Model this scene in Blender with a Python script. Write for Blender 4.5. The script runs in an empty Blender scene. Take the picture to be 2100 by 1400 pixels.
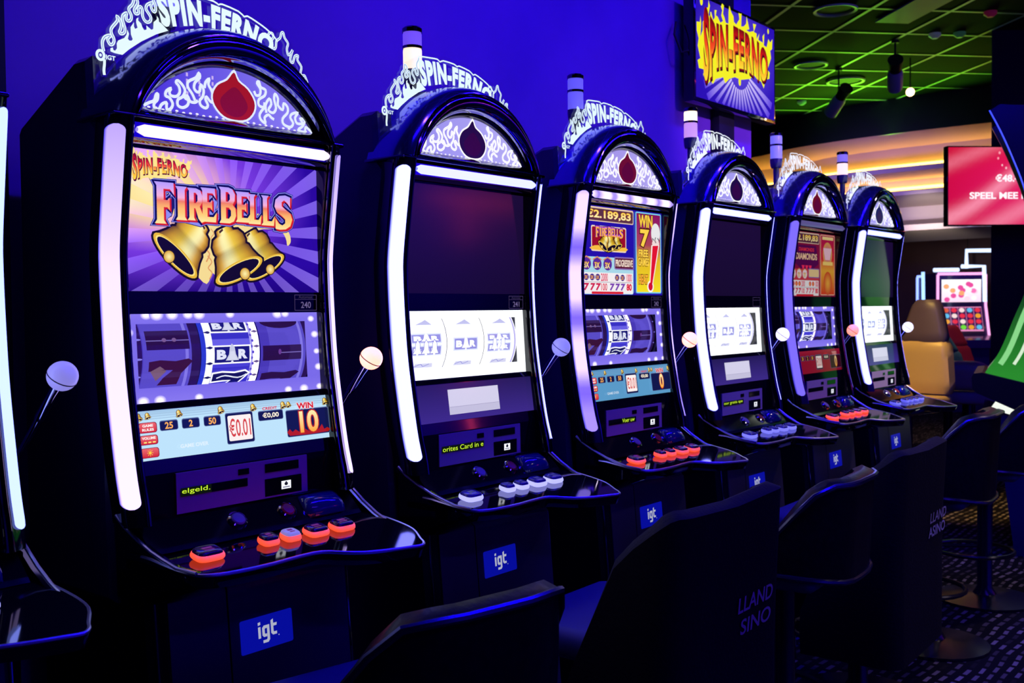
import bpy, bmesh, math, random
from math import sin, cos, pi, sqrt, radians, atan2, asin
from mathutils import Vector, Matrix
from mathutils.geometry import tessellate_polygon
random.seed(4)
SC = bpy.context.scene
COL = SC.collection

# ------------------------------------------------------------------ camera, world, lights, exposure
def make_camera():
    yaw, pit, rol = radians(50.41473504), radians(1.7559643), radians(-0.60798941)
    f = Vector((sin(yaw)*cos(pit), cos(yaw)*cos(pit), -sin(pit)))
    r = Vector((cos(yaw), -sin(yaw), 0)); u = r.cross(f)
    c, s = cos(rol), sin(rol)
    r2, u2 = c*r + s*u, -s*r + c*u
    cam = bpy.data.cameras.new('camera'); o = bpy.data.objects.new('camera', cam); COL.objects.link(o)
    m = Matrix((r2, u2, -f)).transposed().to_4x4(); m.translation = (0, 0, 1.32)
    o.matrix_world = m
    cam.lens = 36; cam.sensor_width = 36; cam.sensor_fit = 'HORIZONTAL'
    cam.clip_start = .05; cam.clip_end = 80
    cam.dof.use_dof = True; cam.dof.focus_distance = 2.25; cam.dof.aperture_fstop = 8.0
    SC.camera = o
make_camera()
w = bpy.data.worlds.new('world'); SC.world = w; w.use_nodes = True
w.node_tree.nodes['Background'].inputs[0].default_value = (.010, .005, .085, 1)
w.node_tree.nodes['Background'].inputs[1].default_value = .6

def lamp(name, kind, loc, target, energy, color, size=.5, size_y=None, spot=60, blend=.5):
    l = bpy.data.lights.new(name, kind); l.energy = energy; l.color = color
    if kind == 'AREA':
        l.size = size
        if size_y: l.shape = 'RECTANGLE'; l.size_y = size_y
    else:
        l.shadow_soft_size = size
        if kind == 'SPOT': l.spot_size = radians(spot); l.spot_blend = blend
    o = bpy.data.objects.new(name, l); COL.objects.link(o); o.location = loc
    if target is not None:
        o.rotation_euler = (Vector(target) - Vector(loc)).to_track_quat('-Z', 'Y').to_euler()
    return o
BLUE, VIOLET = (.016, .001, 1.0), (.085, .014, 1.0)
for x, e, c in ((.9, 3.0, BLUE), (2.1, 5, BLUE), (3.3, .8, BLUE), (4.3, 3.5, (.05, .012, 1.0))):
    lamp('wall_wash_lamp', 'AREA', (x, .75, 3.34), (x + .15, 2.2, 2.1), e, c, .5, .12)
for x, z, e in ((1.5, 1.95, 17), (2.5, 1.95, 17), (3.6, 1.9, 20)):
    lamp('violet_wash_lamp', 'SPOT', (x, .9, 3.3), (x + .1, 2.2, z), e, (.36, .12, 1.0), .1, spot=62, blend=1)
lamp('violet_fill_spot', 'SPOT', (3.2, -1.9, 3.3), (4.3, 2.2, 2.05), 800, (.36, .16, 1.0), .1, spot=17, blend=1)  # unseen spot added to brighten the wall end below the sign
for x in (2.5, 6.0, 9.5):
    lamp('rear_fill_lamp', 'AREA', (x, -4.6, 3.34), (x, -5.9, 1.9), 60, (.05, .012, 1.0), 1.2, .12)  # unseen lamps added to turn the rear wall blue for glossy reflections
lamp('blue_aisle_lamp', 'AREA', (3.35, .85, 3.38), (3.35, .85, 0), 72, (.006, .001, 1.0), 3.7, .05)
lamp('violet_ceiling_lamp', 'AREA', (1.6, -1.4, 3.36), (2.2, 1.2, .9), 16, (.06, .012, 1.0), 2.4, .10)
for x, y, e in ((8.3, 3.2, 3.5), (9.5, 3.9, 32), (9.8, 3.0, 14), (10.0, 4.5, 22), (10.0, 3.7, 20)):
    lamp('green_ceiling_lamp', 'SPOT', (x + .5, y, 2.95), (x, y, 3.42), e, (.20, 1.0, .02), .08, spot=140, blend=1)
lamp('amber_downlight', 'SPOT', (5.75, 2.35, 3.3), (6.72, 2.18, .9), 320, (1.0, .62, .12), .06, spot=24, blend=.6)
lamp('end_downlight', 'SPOT', (5.5, .2, 3.3), (4.84, 1.72, .96), 150, (1.0, .95, .90), .05, spot=12, blend=.6)
lamp('room_downlight', 'SPOT', (9.6, 2.3, 3.3), (9.2, 2.4, 0), 80, (1.0, .62, .5), .1, spot=100, blend=.7)
lamp('aisle_downlight', 'SPOT', (6.0, .4, 3.3), (5.2, 1.3, 0), 70, (1.0, .78, .74), .1, spot=80, blend=.8)
lamp('aisle_downlight', 'SPOT', (4.6, -1.4, 3.3), (3.6, 1.0, .7), 26, (1.0, .80, .80), .1, spot=45, blend=1)
vs = SC.view_settings
SC.display_settings.display_device = 'sRGB'
vs.view_transform = 'Standard'; vs.look = 'None'; vs.exposure = 0.0; vs.gamma = 1.0; vs.use_curve_mapping = False
SC.cycles.use_denoising = True
SC.cycles.max_bounces = 7; SC.cycles.diffuse_bounces = 2; SC.cycles.glossy_bounces = 4
SC.cycles.transparent_max_bounces = 12
SC.cycles.sample_clamp_indirect = 4.0
SC.cycles.caustics_reflective = False; SC.cycles.caustics_refractive = False

# ------------------------------------------------------------------ helpers
def lin(c): return c/12.92 if c <= .04045 else ((c+.055)/1.055)**2.4
def H(h, k=1.0):
    return tuple(lin(int(h[i:i+2], 16)/255)*k for i in (0, 2, 4))
def mixc(a, b, t):
    t = min(1, max(0, t)); return tuple(a[i]*(1-t)+b[i]*t for i in range(3))
def grad(stops):
    def g(t):
        for (t0, c0), (t1, c1) in zip(stops, stops[1:]):
            if t <= t1: return mixc(c0, c1, (t-t0)/max(1e-9, t1-t0))
        return stops[-1][1]
    return g
MATS = {}
def mat(name, col=(.5, .5, .5), rough=.5, metal=0.0, emit=None, es=1.0, coat=0.0, spec=.5):
    if name in MATS: return MATS[name]
    m = bpy.data.materials.new(name); m.use_nodes = True
    b = m.node_tree.nodes['Principled BSDF']
    b.inputs['Base Color'].default_value = (*col, 1); b.inputs['Roughness'].default_value = rough
    b.inputs['Metallic'].default_value = metal; b.inputs['Coat Weight'].default_value = coat
    b.inputs['Coat Roughness'].default_value = .05
    b.inputs['Specular IOR Level'].default_value = spec
    if emit: b.inputs['Emission Color'].default_value = (*emit, 1); b.inputs['Emission Strength'].default_value = es
    MATS[name] = m; return m
def noisy(name, c1, c2, scale, rough=.6, detail=4, bump=0.0, spec=.5, coat=0.0):
    m = mat(name, c1, rough, spec=spec, coat=coat); nt = m.node_tree; b = nt.nodes['Principled BSDF']
    tc = nt.nodes.new('ShaderNodeTexCoord'); n = nt.nodes.new('ShaderNodeTexNoise')
    n.inputs['Scale'].default_value = scale; n.inputs['Detail'].default_value = detail
    nt.links.new(tc.outputs['Object'], n.inputs['Vector'])
    r = nt.nodes.new('ShaderNodeValToRGB'); r.color_ramp.elements[0].position = .35; r.color_ramp.elements[1].position = .65
    r.color_ramp.elements[0].color = (*c1, 1); r.color_ramp.elements[1].color = (*c2, 1)
    nt.links.new(n.outputs['Fac'], r.inputs['Fac']); nt.links.new(r.outputs['Color'], b.inputs['Base Color'])
    if bump:
        bp = nt.nodes.new('ShaderNodeBump'); bp.inputs['Strength'].default_value = bump; bp.inputs['Distance'].default_value = .01
        nt.links.new(n.outputs['Fac'], bp.inputs['Height']); nt.links.new(bp.outputs['Normal'], b.inputs['Normal'])
    return m
def image_mat(name, rough=.12, strength=1.0, spec=.5, sample=False):
    if name in MATS: return MATS[name]
    m = mat(name, (.004, .004, .006), rough, spec=spec); nt = m.node_tree; b = nt.nodes['Principled BSDF']
    a = nt.nodes.new('ShaderNodeAttribute'); a.attribute_name = 'Col'
    nt.links.new(a.outputs['Color'], b.inputs['Emission Color']); b.inputs['Emission Strength'].default_value = strength
    if not sample: m.cycles.emission_sampling = 'NONE'
    return m
def print_mat(name, rough=.4, coat=0.0):
    if name in MATS: return MATS[name]
    m = mat(name, (.5, .5, .5), rough, coat=coat); nt = m.node_tree; b = nt.nodes['Principled BSDF']
    a = nt.nodes.new('ShaderNodeAttribute'); a.attribute_name = 'Col'
    nt.links.new(a.outputs['Color'], b.inputs['Base Color']); return m
def clear_mat(name, gloss=.05, tint=(1, 1, 1), rough=.03):
    if name in MATS: return MATS[name]
    m = bpy.data.materials.new(name); m.use_nodes = True; nt = m.node_tree; nt.nodes.clear()
    o = nt.nodes.new('ShaderNodeOutputMaterial'); mx = nt.nodes.new('ShaderNodeMixShader'); mx.inputs[0].default_value = gloss
    t = nt.nodes.new('ShaderNodeBsdfTransparent'); t.inputs[0].default_value = (*tint, 1)
    g = nt.nodes.new('ShaderNodeBsdfGlossy'); g.inputs['Roughness'].default_value = rough
    nt.links.new(t.outputs[0], mx.inputs[1]); nt.links.new(g.outputs[0], mx.inputs[2]); nt.links.new(mx.outputs[0], o.inputs[0])
    MATS[name] = m; return m

def tag(o, label=None, cat=None, group=None, kind=None):
    if label: o['label'] = label
    if cat: o['category'] = cat
    if group: o['group'] = group
    if kind: o['kind'] = kind
    return o
def link(name, data, parent=None, loc=None, rot=None):
    o = bpy.data.objects.new(name, data); COL.objects.link(o)
    if parent: o.parent = parent
    if loc is not None: o.location = loc
    if rot is not None: o.rotation_euler = rot
    return o
def thing(name, label, cat, loc=(0, 0, 0), rz=0, group=None):
    return tag(link(name, None, None, loc, (0, 0, rz)), label, cat, group)

class MB:
    def __init__(s): s.v = []; s.f = []; s.m = []
    def add(s, vs, fs, m=0):
        n = len(s.v); s.v += [tuple(p) for p in vs]; s.f += [tuple(i+n for i in f) for f in fs]; s.m += [m]*len(fs); return s
    def box(s, x0, x1, y0, y1, z0, z1, m=0, bev=0.0, seg=2):
        if bev <= 0:
            vs = [(x, y, z) for x in (x0, x1) for y in (y0, y1) for z in (z0, z1)]
            return s.add(vs, [(0, 1, 3, 2), (4, 6, 7, 5), (0, 4, 5, 1), (2, 3, 7, 6), (0, 2, 6, 4), (1, 5, 7, 3)], m)
        b = bmesh.new(); bmesh.ops.create_cube(b, size=1)
        for v in b.verts: v.co = ((x0+x1)/2+v.co.x*(x1-x0), (y0+y1)/2+v.co.y*(y1-y0), (z0+z1)/2+v.co.z*(z1-z0))
        bmesh.ops.bevel(b, geom=list(b.edges), offset=bev, segments=seg, affect='EDGES', profile=.5)
        return s.bm(b, m)
    def bm(s, b, m=0):
        b.verts.index_update(); s.add([v.co[:] for v in b.verts], [[v.index for v in f.verts] for f in b.faces], m); b.free(); return s
    def loft(s, rings, closed=True, caps=True, m=0):
        n = len(rings[0]); vs = [p for r in rings for p in r]; fs = []
        for i in range(len(rings)-1):
            for j in range(n if closed else n-1):
                k = (j+1) % n; fs.append((i*n+j, i*n+k, (i+1)*n+k, (i+1)*n+j))
        if caps and closed:
            fs.append(tuple(reversed(range(n)))); fs.append(tuple(range((len(rings)-1)*n, len(rings)*n)))
        return s.add(vs, fs, m)
    def tube(s, path, r, seg=8, m=0, caps=True):
        path = [Vector(p) for p in path]; rings = []; up = None
        for i, p in enumerate(path):
            t = (path[min(i+1, len(path)-1)]-path[max(i-1, 0)]).normalized()
            if up is None: up = t.orthogonal().normalized()
            up = (up - t*up.dot(t)).normalized(); sd = t.cross(up)
            rr = r[i] if isinstance(r, (list, tuple)) else r
            rings.append([p+rr*(cos(a)*up+sin(a)*sd) for a in [2*pi*j/seg for j in range(seg)]])
        return s.loft(rings, True, caps, m)
    def lathe(s, prof, c=(0, 0, 0), axis=(0, 0, 1), seg=24, m=0, caps=True):
        ax = Vector(axis).normalized(); u = ax.orthogonal().normalized(); w_ = ax.cross(u); c = Vector(c)
        rings = [[c+ax*z+max(r, 1e-5)*(cos(a)*u+sin(a)*w_) for a in [2*pi*j/seg for j in range(seg)]] for r, z in prof]
        return s.loft(rings, True, caps, m)
    def sphere(s, c, r, m=0, seg=24, ax=(0, 0, 1)):
        return s.lathe([(r*sin(pi*i/14), -r*cos(pi*i/14)) for i in range(15)], c, ax, seg, m)
    def prism(s, pts, y0, y1, axis='y', m=0):
        """polygon in the two other axes, extruded along axis"""
        def P(p, t): return {'y': (p[0], t, p[1]), 'x': (t, p[0], p[1]), 'z': (p[0], p[1], t)}[axis]
        n = len(pts); vs = [P(p, y0) for p in pts]+[P(p, y1) for p in pts]
        tri = tessellate_polygon([[Vector((p[0], p[1], 0)) for p in pts]])
        fs = [tuple(t) for t in tri]+[tuple(i+n for i in reversed(t)) for t in tri]
        fs += [(i, (i+1) % n, n+(i+1) % n, n+i) for i in range(n)]
        return s.add(vs, fs, m)
    def build(s, name, mats, parent=None, loc=None, rot=None, smooth=35):
        me = bpy.data.meshes.new(name); me.from_pydata(s.v, [], s.f)
        for x in (mats if isinstance(mats, (list, tuple)) else [mats]): me.materials.append(x)
        me.polygons.foreach_set('material_index', s.m)
        b = bmesh.new(); b.from_mesh(me); bmesh.ops.recalc_face_normals(b, faces=b.faces); b.to_mesh(me); b.free()
        if smooth:
            me.polygons.foreach_set('use_smooth', [True]*len(me.polygons)); me.set_sharp_from_angle(angle=radians(smooth))
        me.update(); return link(name, me, parent, loc, rot)

_TXT = {}
def text_mesh(s, off, sp=1.0):
    k = (s, off, sp)
    if k not in _TXT:
        c = bpy.data.curves.new('t', 'FONT'); c.body = s; c.size = 1; c.offset = off; c.space_character = sp; c.resolution_u = 4
        o = bpy.data.objects.new('t', c); COL.objects.link(o); bpy.context.view_layer.update()
        me = bpy.data.meshes.new_from_object(o)
        _TXT[k] = ([tuple(v.co[:2]) for v in me.vertices], [tuple(p.vertices) for p in me.polygons])
        bpy.data.objects.remove(o); bpy.data.curves.remove(c); bpy.data.meshes.remove(me)
    return _TXT[k]
def spline(pts, n=4, closed=False):
    out = []; N = len(pts)
    for i in range(N if closed else N-1):
        p = [pts[(i+d) % N] if closed else pts[min(max(i+d, 0), N-1)] for d in (-1, 0, 1, 2)]
        for k in range(n):
            t = k/n
            out.append(tuple(.5*((2*p[1][a])+(-p[0][a]+p[2][a])*t+(2*p[0][a]-5*p[1][a]+4*p[2][a]-p[3][a])*t*t
                                 + (-p[0][a]+3*p[1][a]-3*p[2][a]+p[3][a])*t**3) for a in range(len(pts[0]))))
    if not closed: out.append(tuple(pts[-1]))
    return out

class Art:
    """layers of coloured flat shapes in a screen's own plane"""
    EPS = 5e-5
    def __init__(s, cutv=0, cutu=0): s.v = []; s.f = []; s.c = []; s.l = 0; s.cutv = cutv; s.cutu = cutu; s.hold = False
    def raw(s, vs, fs, col, warp=None, cu=(), cv=()):
        b = bmesh.new(); bv = [b.verts.new((p[0], p[1], 0)) for p in vs]
        for f in fs:
            try: b.faces.new([bv[i] for i in f])
            except ValueError: pass
        xs = [p[0] for p in vs]; ys = [p[1] for p in vs]
        cu = list(cu); cv = list(cv)
        if s.cutv and not warp: cv += [k*s.cutv for k in range(int(min(ys)/s.cutv)-1, int(max(ys)/s.cutv)+2)]
        for a, cs in ((0, cu), (1, cv)):
            for q in cs:
                co = [0, 0, 0]; no = [0, 0, 0]; co[a] = q; no[a] = 1
                bmesh.ops.bisect_plane(b, geom=list(b.verts)+list(b.edges)+list(b.faces), plane_co=co, plane_no=no)
        b.verts.index_update(); n = len(s.v)
        for v in b.verts:
            p = (v.co.x, v.co.y); c = col(*p) if callable(col) else col
            q = warp(*p) if warp else p
            s.v.append((q[0], q[1], s.l)); s.c.append(c)
        for f in b.faces: s.f.append(tuple(v.index+n for v in f.verts))
        b.free()
        if not s.hold: s.l += 1
        return s
    def poly(s, pts, col, holes=(), cu=(), cv=(), warp=None):
        loops = [list(pts)]+[list(h) for h in holes]; fl = [p for l in loops for p in l]
        tri = tessellate_polygon([[Vector((p[0], p[1], 0)) for p in l] for l in loops])
        return s.raw(fl, tri, col, warp, cu, cv)
    def rect(s, x0, x1, y0, y1, col, cu=(), cv=()): return s.poly([(x0, y0), (x1, y0), (x1, y1), (x0, y1)], col, cu=cu, cv=cv)
    def rrect(s, x0, x1, y0, y1, r, col, cv=()):
        pts = []
        for cx, cy, a in ((x1-r, y1-r, 0), (x0+r, y1-r, 90), (x0+r, y0+r, 180), (x1-r, y0+r, 270)):
            for k in range(4): t = radians(a+30*k); pts.append((cx+r*cos(t), cy+r*sin(t)))
        return s.poly(pts, col, cv=cv)
    def ell(s, cx, cy, rx, ry, col, rot=0, n=20, edge=None):
        """ellipse; with edge colour: radial blend from col (centre) to edge"""
        c, q = cos(rot), sin(rot)
        P = [(cx+rx*cos(a)*c-ry*sin(a)*q, cy+rx*cos(a)*q+ry*sin(a)*c) for a in [2*pi*k/n for k in range(n)]]
        if edge is None: return s.poly(P, col)
        b0 = len(s.v); s.v.append((cx, cy, s.l)); s.c.append(col)
        for p in P: s.v.append((*p, s.l)); s.c.append(edge)
        for k in range(n): s.f.append((b0, b0+1+k, b0+1+(k+1) % n))
        if not s.hold: s.l += 1
        return s
    def ribbon(s, path, w_, col, closed=False, sm=3, taper=False):
        P = spline(path, sm, closed) if sm else list(path); n = len(P); L = []; R = []
        for i in range(n):
            a = P[i-1] if (i or closed) else P[0]; b = P[(i+1) % n] if (i < n-1 or closed) else P[-1]
            d = (b[0]-a[0], b[1]-a[1]); q = math.hypot(*d) or 1
            ww = w_/2*(min(1, .25+1.5*min(i, n-1-i)/max(1, n/4)) if taper else 1)
            nx, ny = -d[1]/q*ww, d[0]/q*ww
            L.append((P[i][0]+nx, P[i][1]+ny)); R.append((P[i][0]-nx, P[i][1]-ny))
        b0 = len(s.v)
        for p in L+R: s.v.append((*p, s.l)); s.c.append(col(*p) if callable(col) else col)
        for i in range(n if closed else n-1):
            j = (i+1) % n; s.f.append((b0+i, b0+j, b0+n+j, b0+n+i))
        if not s.hold: s.l += 1
        return s
    def text(s, t, x0, x1, y0, y1, col, off=.0, base=.0, warp=None, cuts=0, ucut=0, shear=0, sp=1.0):
        """t fitted into the box by the bounds it has at thickness base, drawn at thickness off"""
        bv, _ = text_mesh(t, base, sp); vs, fs = text_mesh(t, off, sp)
        ax, bx = min(p[0] for p in bv), max(p[0] for p in bv); ay, by = min(p[1] for p in bv), max(p[1] for p in bv)
        sx, sy = (x1-x0)/(bx-ax), (y1-y0)/(by-ay)
        q = [(x0+(p[0]-ax)*sx+shear*(p[1]-ay)*sy, y0+(p[1]-ay)*sy) for p in vs]
        cv = [y0+(y1-y0)*k/cuts for k in range(1, cuts)] if cuts else ()
        cu = [x0+(x1-x0)*k/ucut for k in range(1, ucut)] if ucut else ()
        return s.raw(q, fs, col, warp, cu, cv)
    def build(s, name, mt, place, parent=None, loc=None, rot=None):
        me = bpy.data.meshes.new(name); me.from_pydata([place(*p) for p in s.v], [], s.f); me.materials.append(mt)
        a = me.color_attributes.new('Col', 'FLOAT_COLOR', 'POINT')
        a.data.foreach_set('color', [x for c in s.c for x in (*c, 1.0)]); me.update()
        return link(name, me, parent, loc, rot)
def flat(y, sgn=-1): return lambda u, v, l: (u, y+sgn*l*Art.EPS, v)

# ------------------------------------------------------------------ materials
BODY = mat('cabinet_plastic', (.030, .016, .13), .24, coat=.5)
GLOSS = mat('piano_black', (.004, .004, .007), .06, coat=.5)
PED = mat('pedestal_laminate', (.06, .05, .11), .42)
PSIDE = mat('pedestal_side_black', (.006, .006, .012), .3)
CHROME = mat('chrome', (.55, .55, .66), .07, 1.0)
EDGE = mat('edge_chrome', (.65, .65, .75), .30, 1.0)
DCHROME = mat('smoked_chrome', (.16, .16, .24), .09, 1.0)
HOODM = mat('hood_blue_black', (.16, .15, .62), .14, .9)
COVEM = mat('hood_mirror_cove', (.26, .26, .55), .06, 1.0)
IMG = image_mat('screen_image')
IMGS = image_mat('lit_panel', .15, 1.0, sample=True)
PRINT = print_mat('printed_panel', .38)
ACRYL = clear_mat('edge_lit_acrylic', .05)
GLASS = clear_mat('window_glass', .045, rough=.02)
def glow(name, col, k): return mat(name, (.3, .3, .35), .35, emit=col, es=k)

# ------------------------------------------------------------------ writing and pictures used on several things
RED, YEL = H('d41408'), H('ffd21a')
def spin_logo(A, sx, sy, cx, cy, flame=H('f4f01c'), rays=False):
    """fiery two-part word with licking flames behind; unit frame is 0.73 wide by 0.43 high"""
    P = lambda p: (cx+p[0]*sx, cy+p[1]*sy)
    A.poly([P((x/1000, y/1000)) for x, y in TV_FLAME], flame)
    if sx > .6:
        for x, y, r in ((-.318, .190, .012), (.302, .19, .008), (.02, -.085, .012)): A.ell(*P((x, y)), r*sx, 1.5*r*sy, flame)
    top = spline([(-.30, .150), (-.25, .135), (-.2, .128), (-.147, .130), (-.065, .147), (.002, .146), (.087, .141), (.176, .130), (.267, .103), (.31, .09)], 3)
    bot = spline([(-.30, -.115), (-.26, -.104), (-.197, -.067), (-.116, -.046), (-.05, -.048), (.017, -.03), (.095, -.028), (.15, -.04), (.202, -.05), (.247, -.045), (.31, -.04)], 3)
    def ev(c, x):
        for a, b in zip(c, c[1:]):
            if x <= b[0]: return a[1]+(b[1]-a[1])*max(0, (x-a[0]))/(b[0]-a[0])
        return c[-1][1]
    x0, x1 = -.302, .292
    def warp(dx=0, dy=0):
        def f(u, v):
            xx = x0+(x1-x0)*u; b, t = ev(bot, xx), ev(top, xx)
            if u < .135: t += .035*(1-u/.135); b -= .02
            return P((xx+dx, b+(t-b)*v+dy))
        return f
    g = grad([(0, H('ffe030')), (.28, H('ffb020')), (.5, H('f5501a')), (.75, H('d01505')), (1, H('5a0808'))])
    col = lambda u, v: g(v)
    T = 'SPIN-FERNO'
    A.text(T, 0, 1, 0, 1, H('3a0408'), off=.062, base=.03, warp=warp(.005, -.008), cuts=5, ucut=30, sp=1.13)
    A.text(T, 0, 1, 0, 1, H('8a0808'), off=.048, base=.03, warp=warp(.002, -.003), cuts=5, ucut=30, sp=1.13)
    A.text(T, 0, 1, 0, 1, col, off=.03, base=.03, warp=warp(), cuts=8, ucut=30, sp=1.13)
TV_FLAME = [(-306,-107),(-276,-150),(-244,-124),(-221,-134),(-197,-109),(-133,-91),(-113,-114),(-76,-89),(-26,-73),(34,-75),(121,-56),(157,-34),(193,-48),(229,-51),(256,-77),(275,-35),(313,-24),(318,5),(294,14),(332,74),(323,106),(342,117),(347,164),(323,143),(304,156),(286,115),(258,118),(263,172),(244,156),(249,128),(203,132),(212,162),(185,132),(185,157),(158,159),(181,196),(149,194),(158,163),(114,150),(83,152),(114,162),(88,213),(83,180),(62,164),(36,158),(40,215),(28,212),(11,212),(19,186),(-11,157),(-32,164),(-36,187),(-57,201),(-73,225),(-81,196),(-82,146),(-106,145),(-118,165),(-131,178),(-122,214),(-138,220),(-150,204),(-138,191),(-147,167),(-131,147),(-155,135),(-179,156),(-195,157),(-187,181),(-206,177),(-203,147),(-218,133),(-234,163),(-242,162),(-242,139),(-257,147),(-245,187),(-257,207),(-261,176),(-288,167),(-296,154),(-280,138),(-307,107),(-308,73),(-327,43),(-319,97),(-326,129),(-330,102),(-358,98),(-357,63),(-342,33),(-350,2),(-328,-46),(-351,-57),(-340,-88),(-313,-87),(-290,-87)]

# flared serif capitals, each in a unit box: (outline, holes)
GL = {
 'F': ([(0,0),(.5,0),(.40,.09),(.40,.40),(.56,.40),(.66,.33),(.66,.64),(.56,.57),(.40,.57),(.40,.84),(.68,.84),(.86,.70),(.84,1),(0,1),(.10,.91),(.10,.09)], []),
 'I': ([(0,0),(1,0),(.82,.10),(.82,.90),(1,1),(0,1),(.18,.90),(.18,.10)], []),
 'R': ([(0,0),(.46,0),(.37,.09),(.37,.38),(.45,.38),(.62,.06),(.80,-.06),(1.02,0),(.70,.44),(.84,.56),(.86,.78),(.74,.95),(.5,1),(0,1),(.10,.91),(.10,.09)], [[(.37,.54),(.37,.86),(.48,.86),(.58,.79),(.58,.62),(.48,.54)]]),
 'E': ([(0,0),(.92,0),(.98,.30),(.78,.15),(.40,.15),(.40,.42),(.58,.42),(.70,.34),(.70,.66),(.58,.58),(.40,.58),(.40,.85),(.74,.85),(.92,.71),(.88,1),(0,1),(.10,.91),(.10,.09)], []),
 'B': ([(0,0),(.58,0),(.82,.06),(.95,.22),(.92,.42),(.76,.53),(.88,.64),(.90,.82),(.76,.96),(.54,1),(0,1),(.10,.91),(.10,.09)], [[(.38,.13),(.38,.44),(.54,.44),(.66,.36),(.66,.22),(.54,.13)], [(.38,.60),(.38,.87),(.50,.87),(.61,.80),(.61,.67),(.50,.60)]]),
 'L': ([(0,0),(.88,0),(.96,.34),(.74,.15),(.42,.15),(.42,.91),(.54,1),(0,1),(.12,.91),(.12,.09)], []),
 'S': ([(.06,.02),(.30,.0),(.62,.02),(.88,.12),(1.0,.32),(.90,.50),(.62,.61),(.42,.70),(.42,.82),(.56,.88),(.74,.80),(.88,.68),(.90,.98),(.62,1.03),(.30,1.0),(.08,.88),(.02,.68),(.14,.52),(.42,.41),(.60,.32),(.60,.20),(.44,.13),(.24,.18),(.06,.34)], []),
}
def grow(pts, d):
    """offset a polygon outwards by d"""
    a = sum(p[0]*q[1]-q[0]*p[1] for p, q in zip(pts, pts[1:]+pts[:1])); sg = 1 if a > 0 else -1
    out = []; n = len(pts)
    for i in range(n):
        p0, p, p1 = pts[i-1], pts[i], pts[(i+1) % n]
        n0 = Vector((p[1]-p0[1], p0[0]-p[0])); n1 = Vector((p1[1]-p[1], p[0]-p1[0]))
        if n0.length < 1e-9 or n1.length < 1e-9: out.append(p); continue
        n0.normalize(); n1.normalize(); m = n0+n1
        if m.length < .3: m = n0
        m = m.normalized()*min(1.6, 1/max(.35, m.normalized().dot(n0)))
        out.append((p[0]+sg*d*m.x, p[1]+sg*d*m.y))
    return out
# letter boxes (x0, x1, z0, z1) in millimetres on the upper screen
FIREBELLS = [('F',-172,-123,1492,1571),('I',-127,-102,1501,1566),('R',-101,-62,1502,1565),('E',-71,-34,1501,1568),
             ('B',-29,13,1501,1573),('E',10,47,1505,1567),('L',41,75,1503,1564),('L',73,109,1502,1564),('S',106,153,1495,1566)]
def fire_bells(A, f=lambda x, z: (x, z), sc=1.0, full=True):
    gl = grad([(0, H('ffe9a0')), (.18, H('ffd070')), (.40, H('ffb868')), (.55, H('f07a50')), (.66, H('f6b4d8')), (1, H('b49cff'))])
    def shape(ch, x0, x1, z0, z1, d):
        o, hs = GL[ch]; m = lambda p: ((x0+p[0]*(x1-x0))/1000, (z0+p[1]*(z1-z0))/1000)
        O = [m(p) for p in o]; HS = [[m(p) for p in h] for h in hs]
        if d > .0012: HS = []
        return grow(O, d), [grow(h, -d) for h in HS]
    def lay(d, col, dx=0, dz=0):
        A.hold = True
        for b in FIREBELLS:
            O, HS = shape(*b, d)
            A.poly([f(x+dx, z+dz) for x, z in O], (lambda u, v, b=b: col(v, b)) if callable(col) else col, [[f(x+dx, z+dz) for x, z in h] for h in HS])
        A.hold = False; A.l += 1
    if full:
        lay(.0075, H('1c1a70')); lay(.0062, H('8a8cf0')); lay(.0045, H('0c0c50'))
        lay(.0010, H('c01008'), .0035, -.0030); lay(.0006, H('e02a10'), .0018, -.0015)
        A.hold = True
        for b in FIREBELLS:
            O, HS = shape(*b, 0); z0, z1 = b[3]/1000, b[4]/1000
            A.poly(O, lambda u, v: gl((v-z0)/(z1-z0)), HS, cv=[z0+(z1-z0)*k/9 for k in range(1, 9)])
        A.hold = False; A.l += 1
    else:
        lay(.006, H('3a0c50')); lay(.001, lambda v, b: H('c050e0'))
        lay(-.0005, H('ffb040'), 0, -.006)

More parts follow.
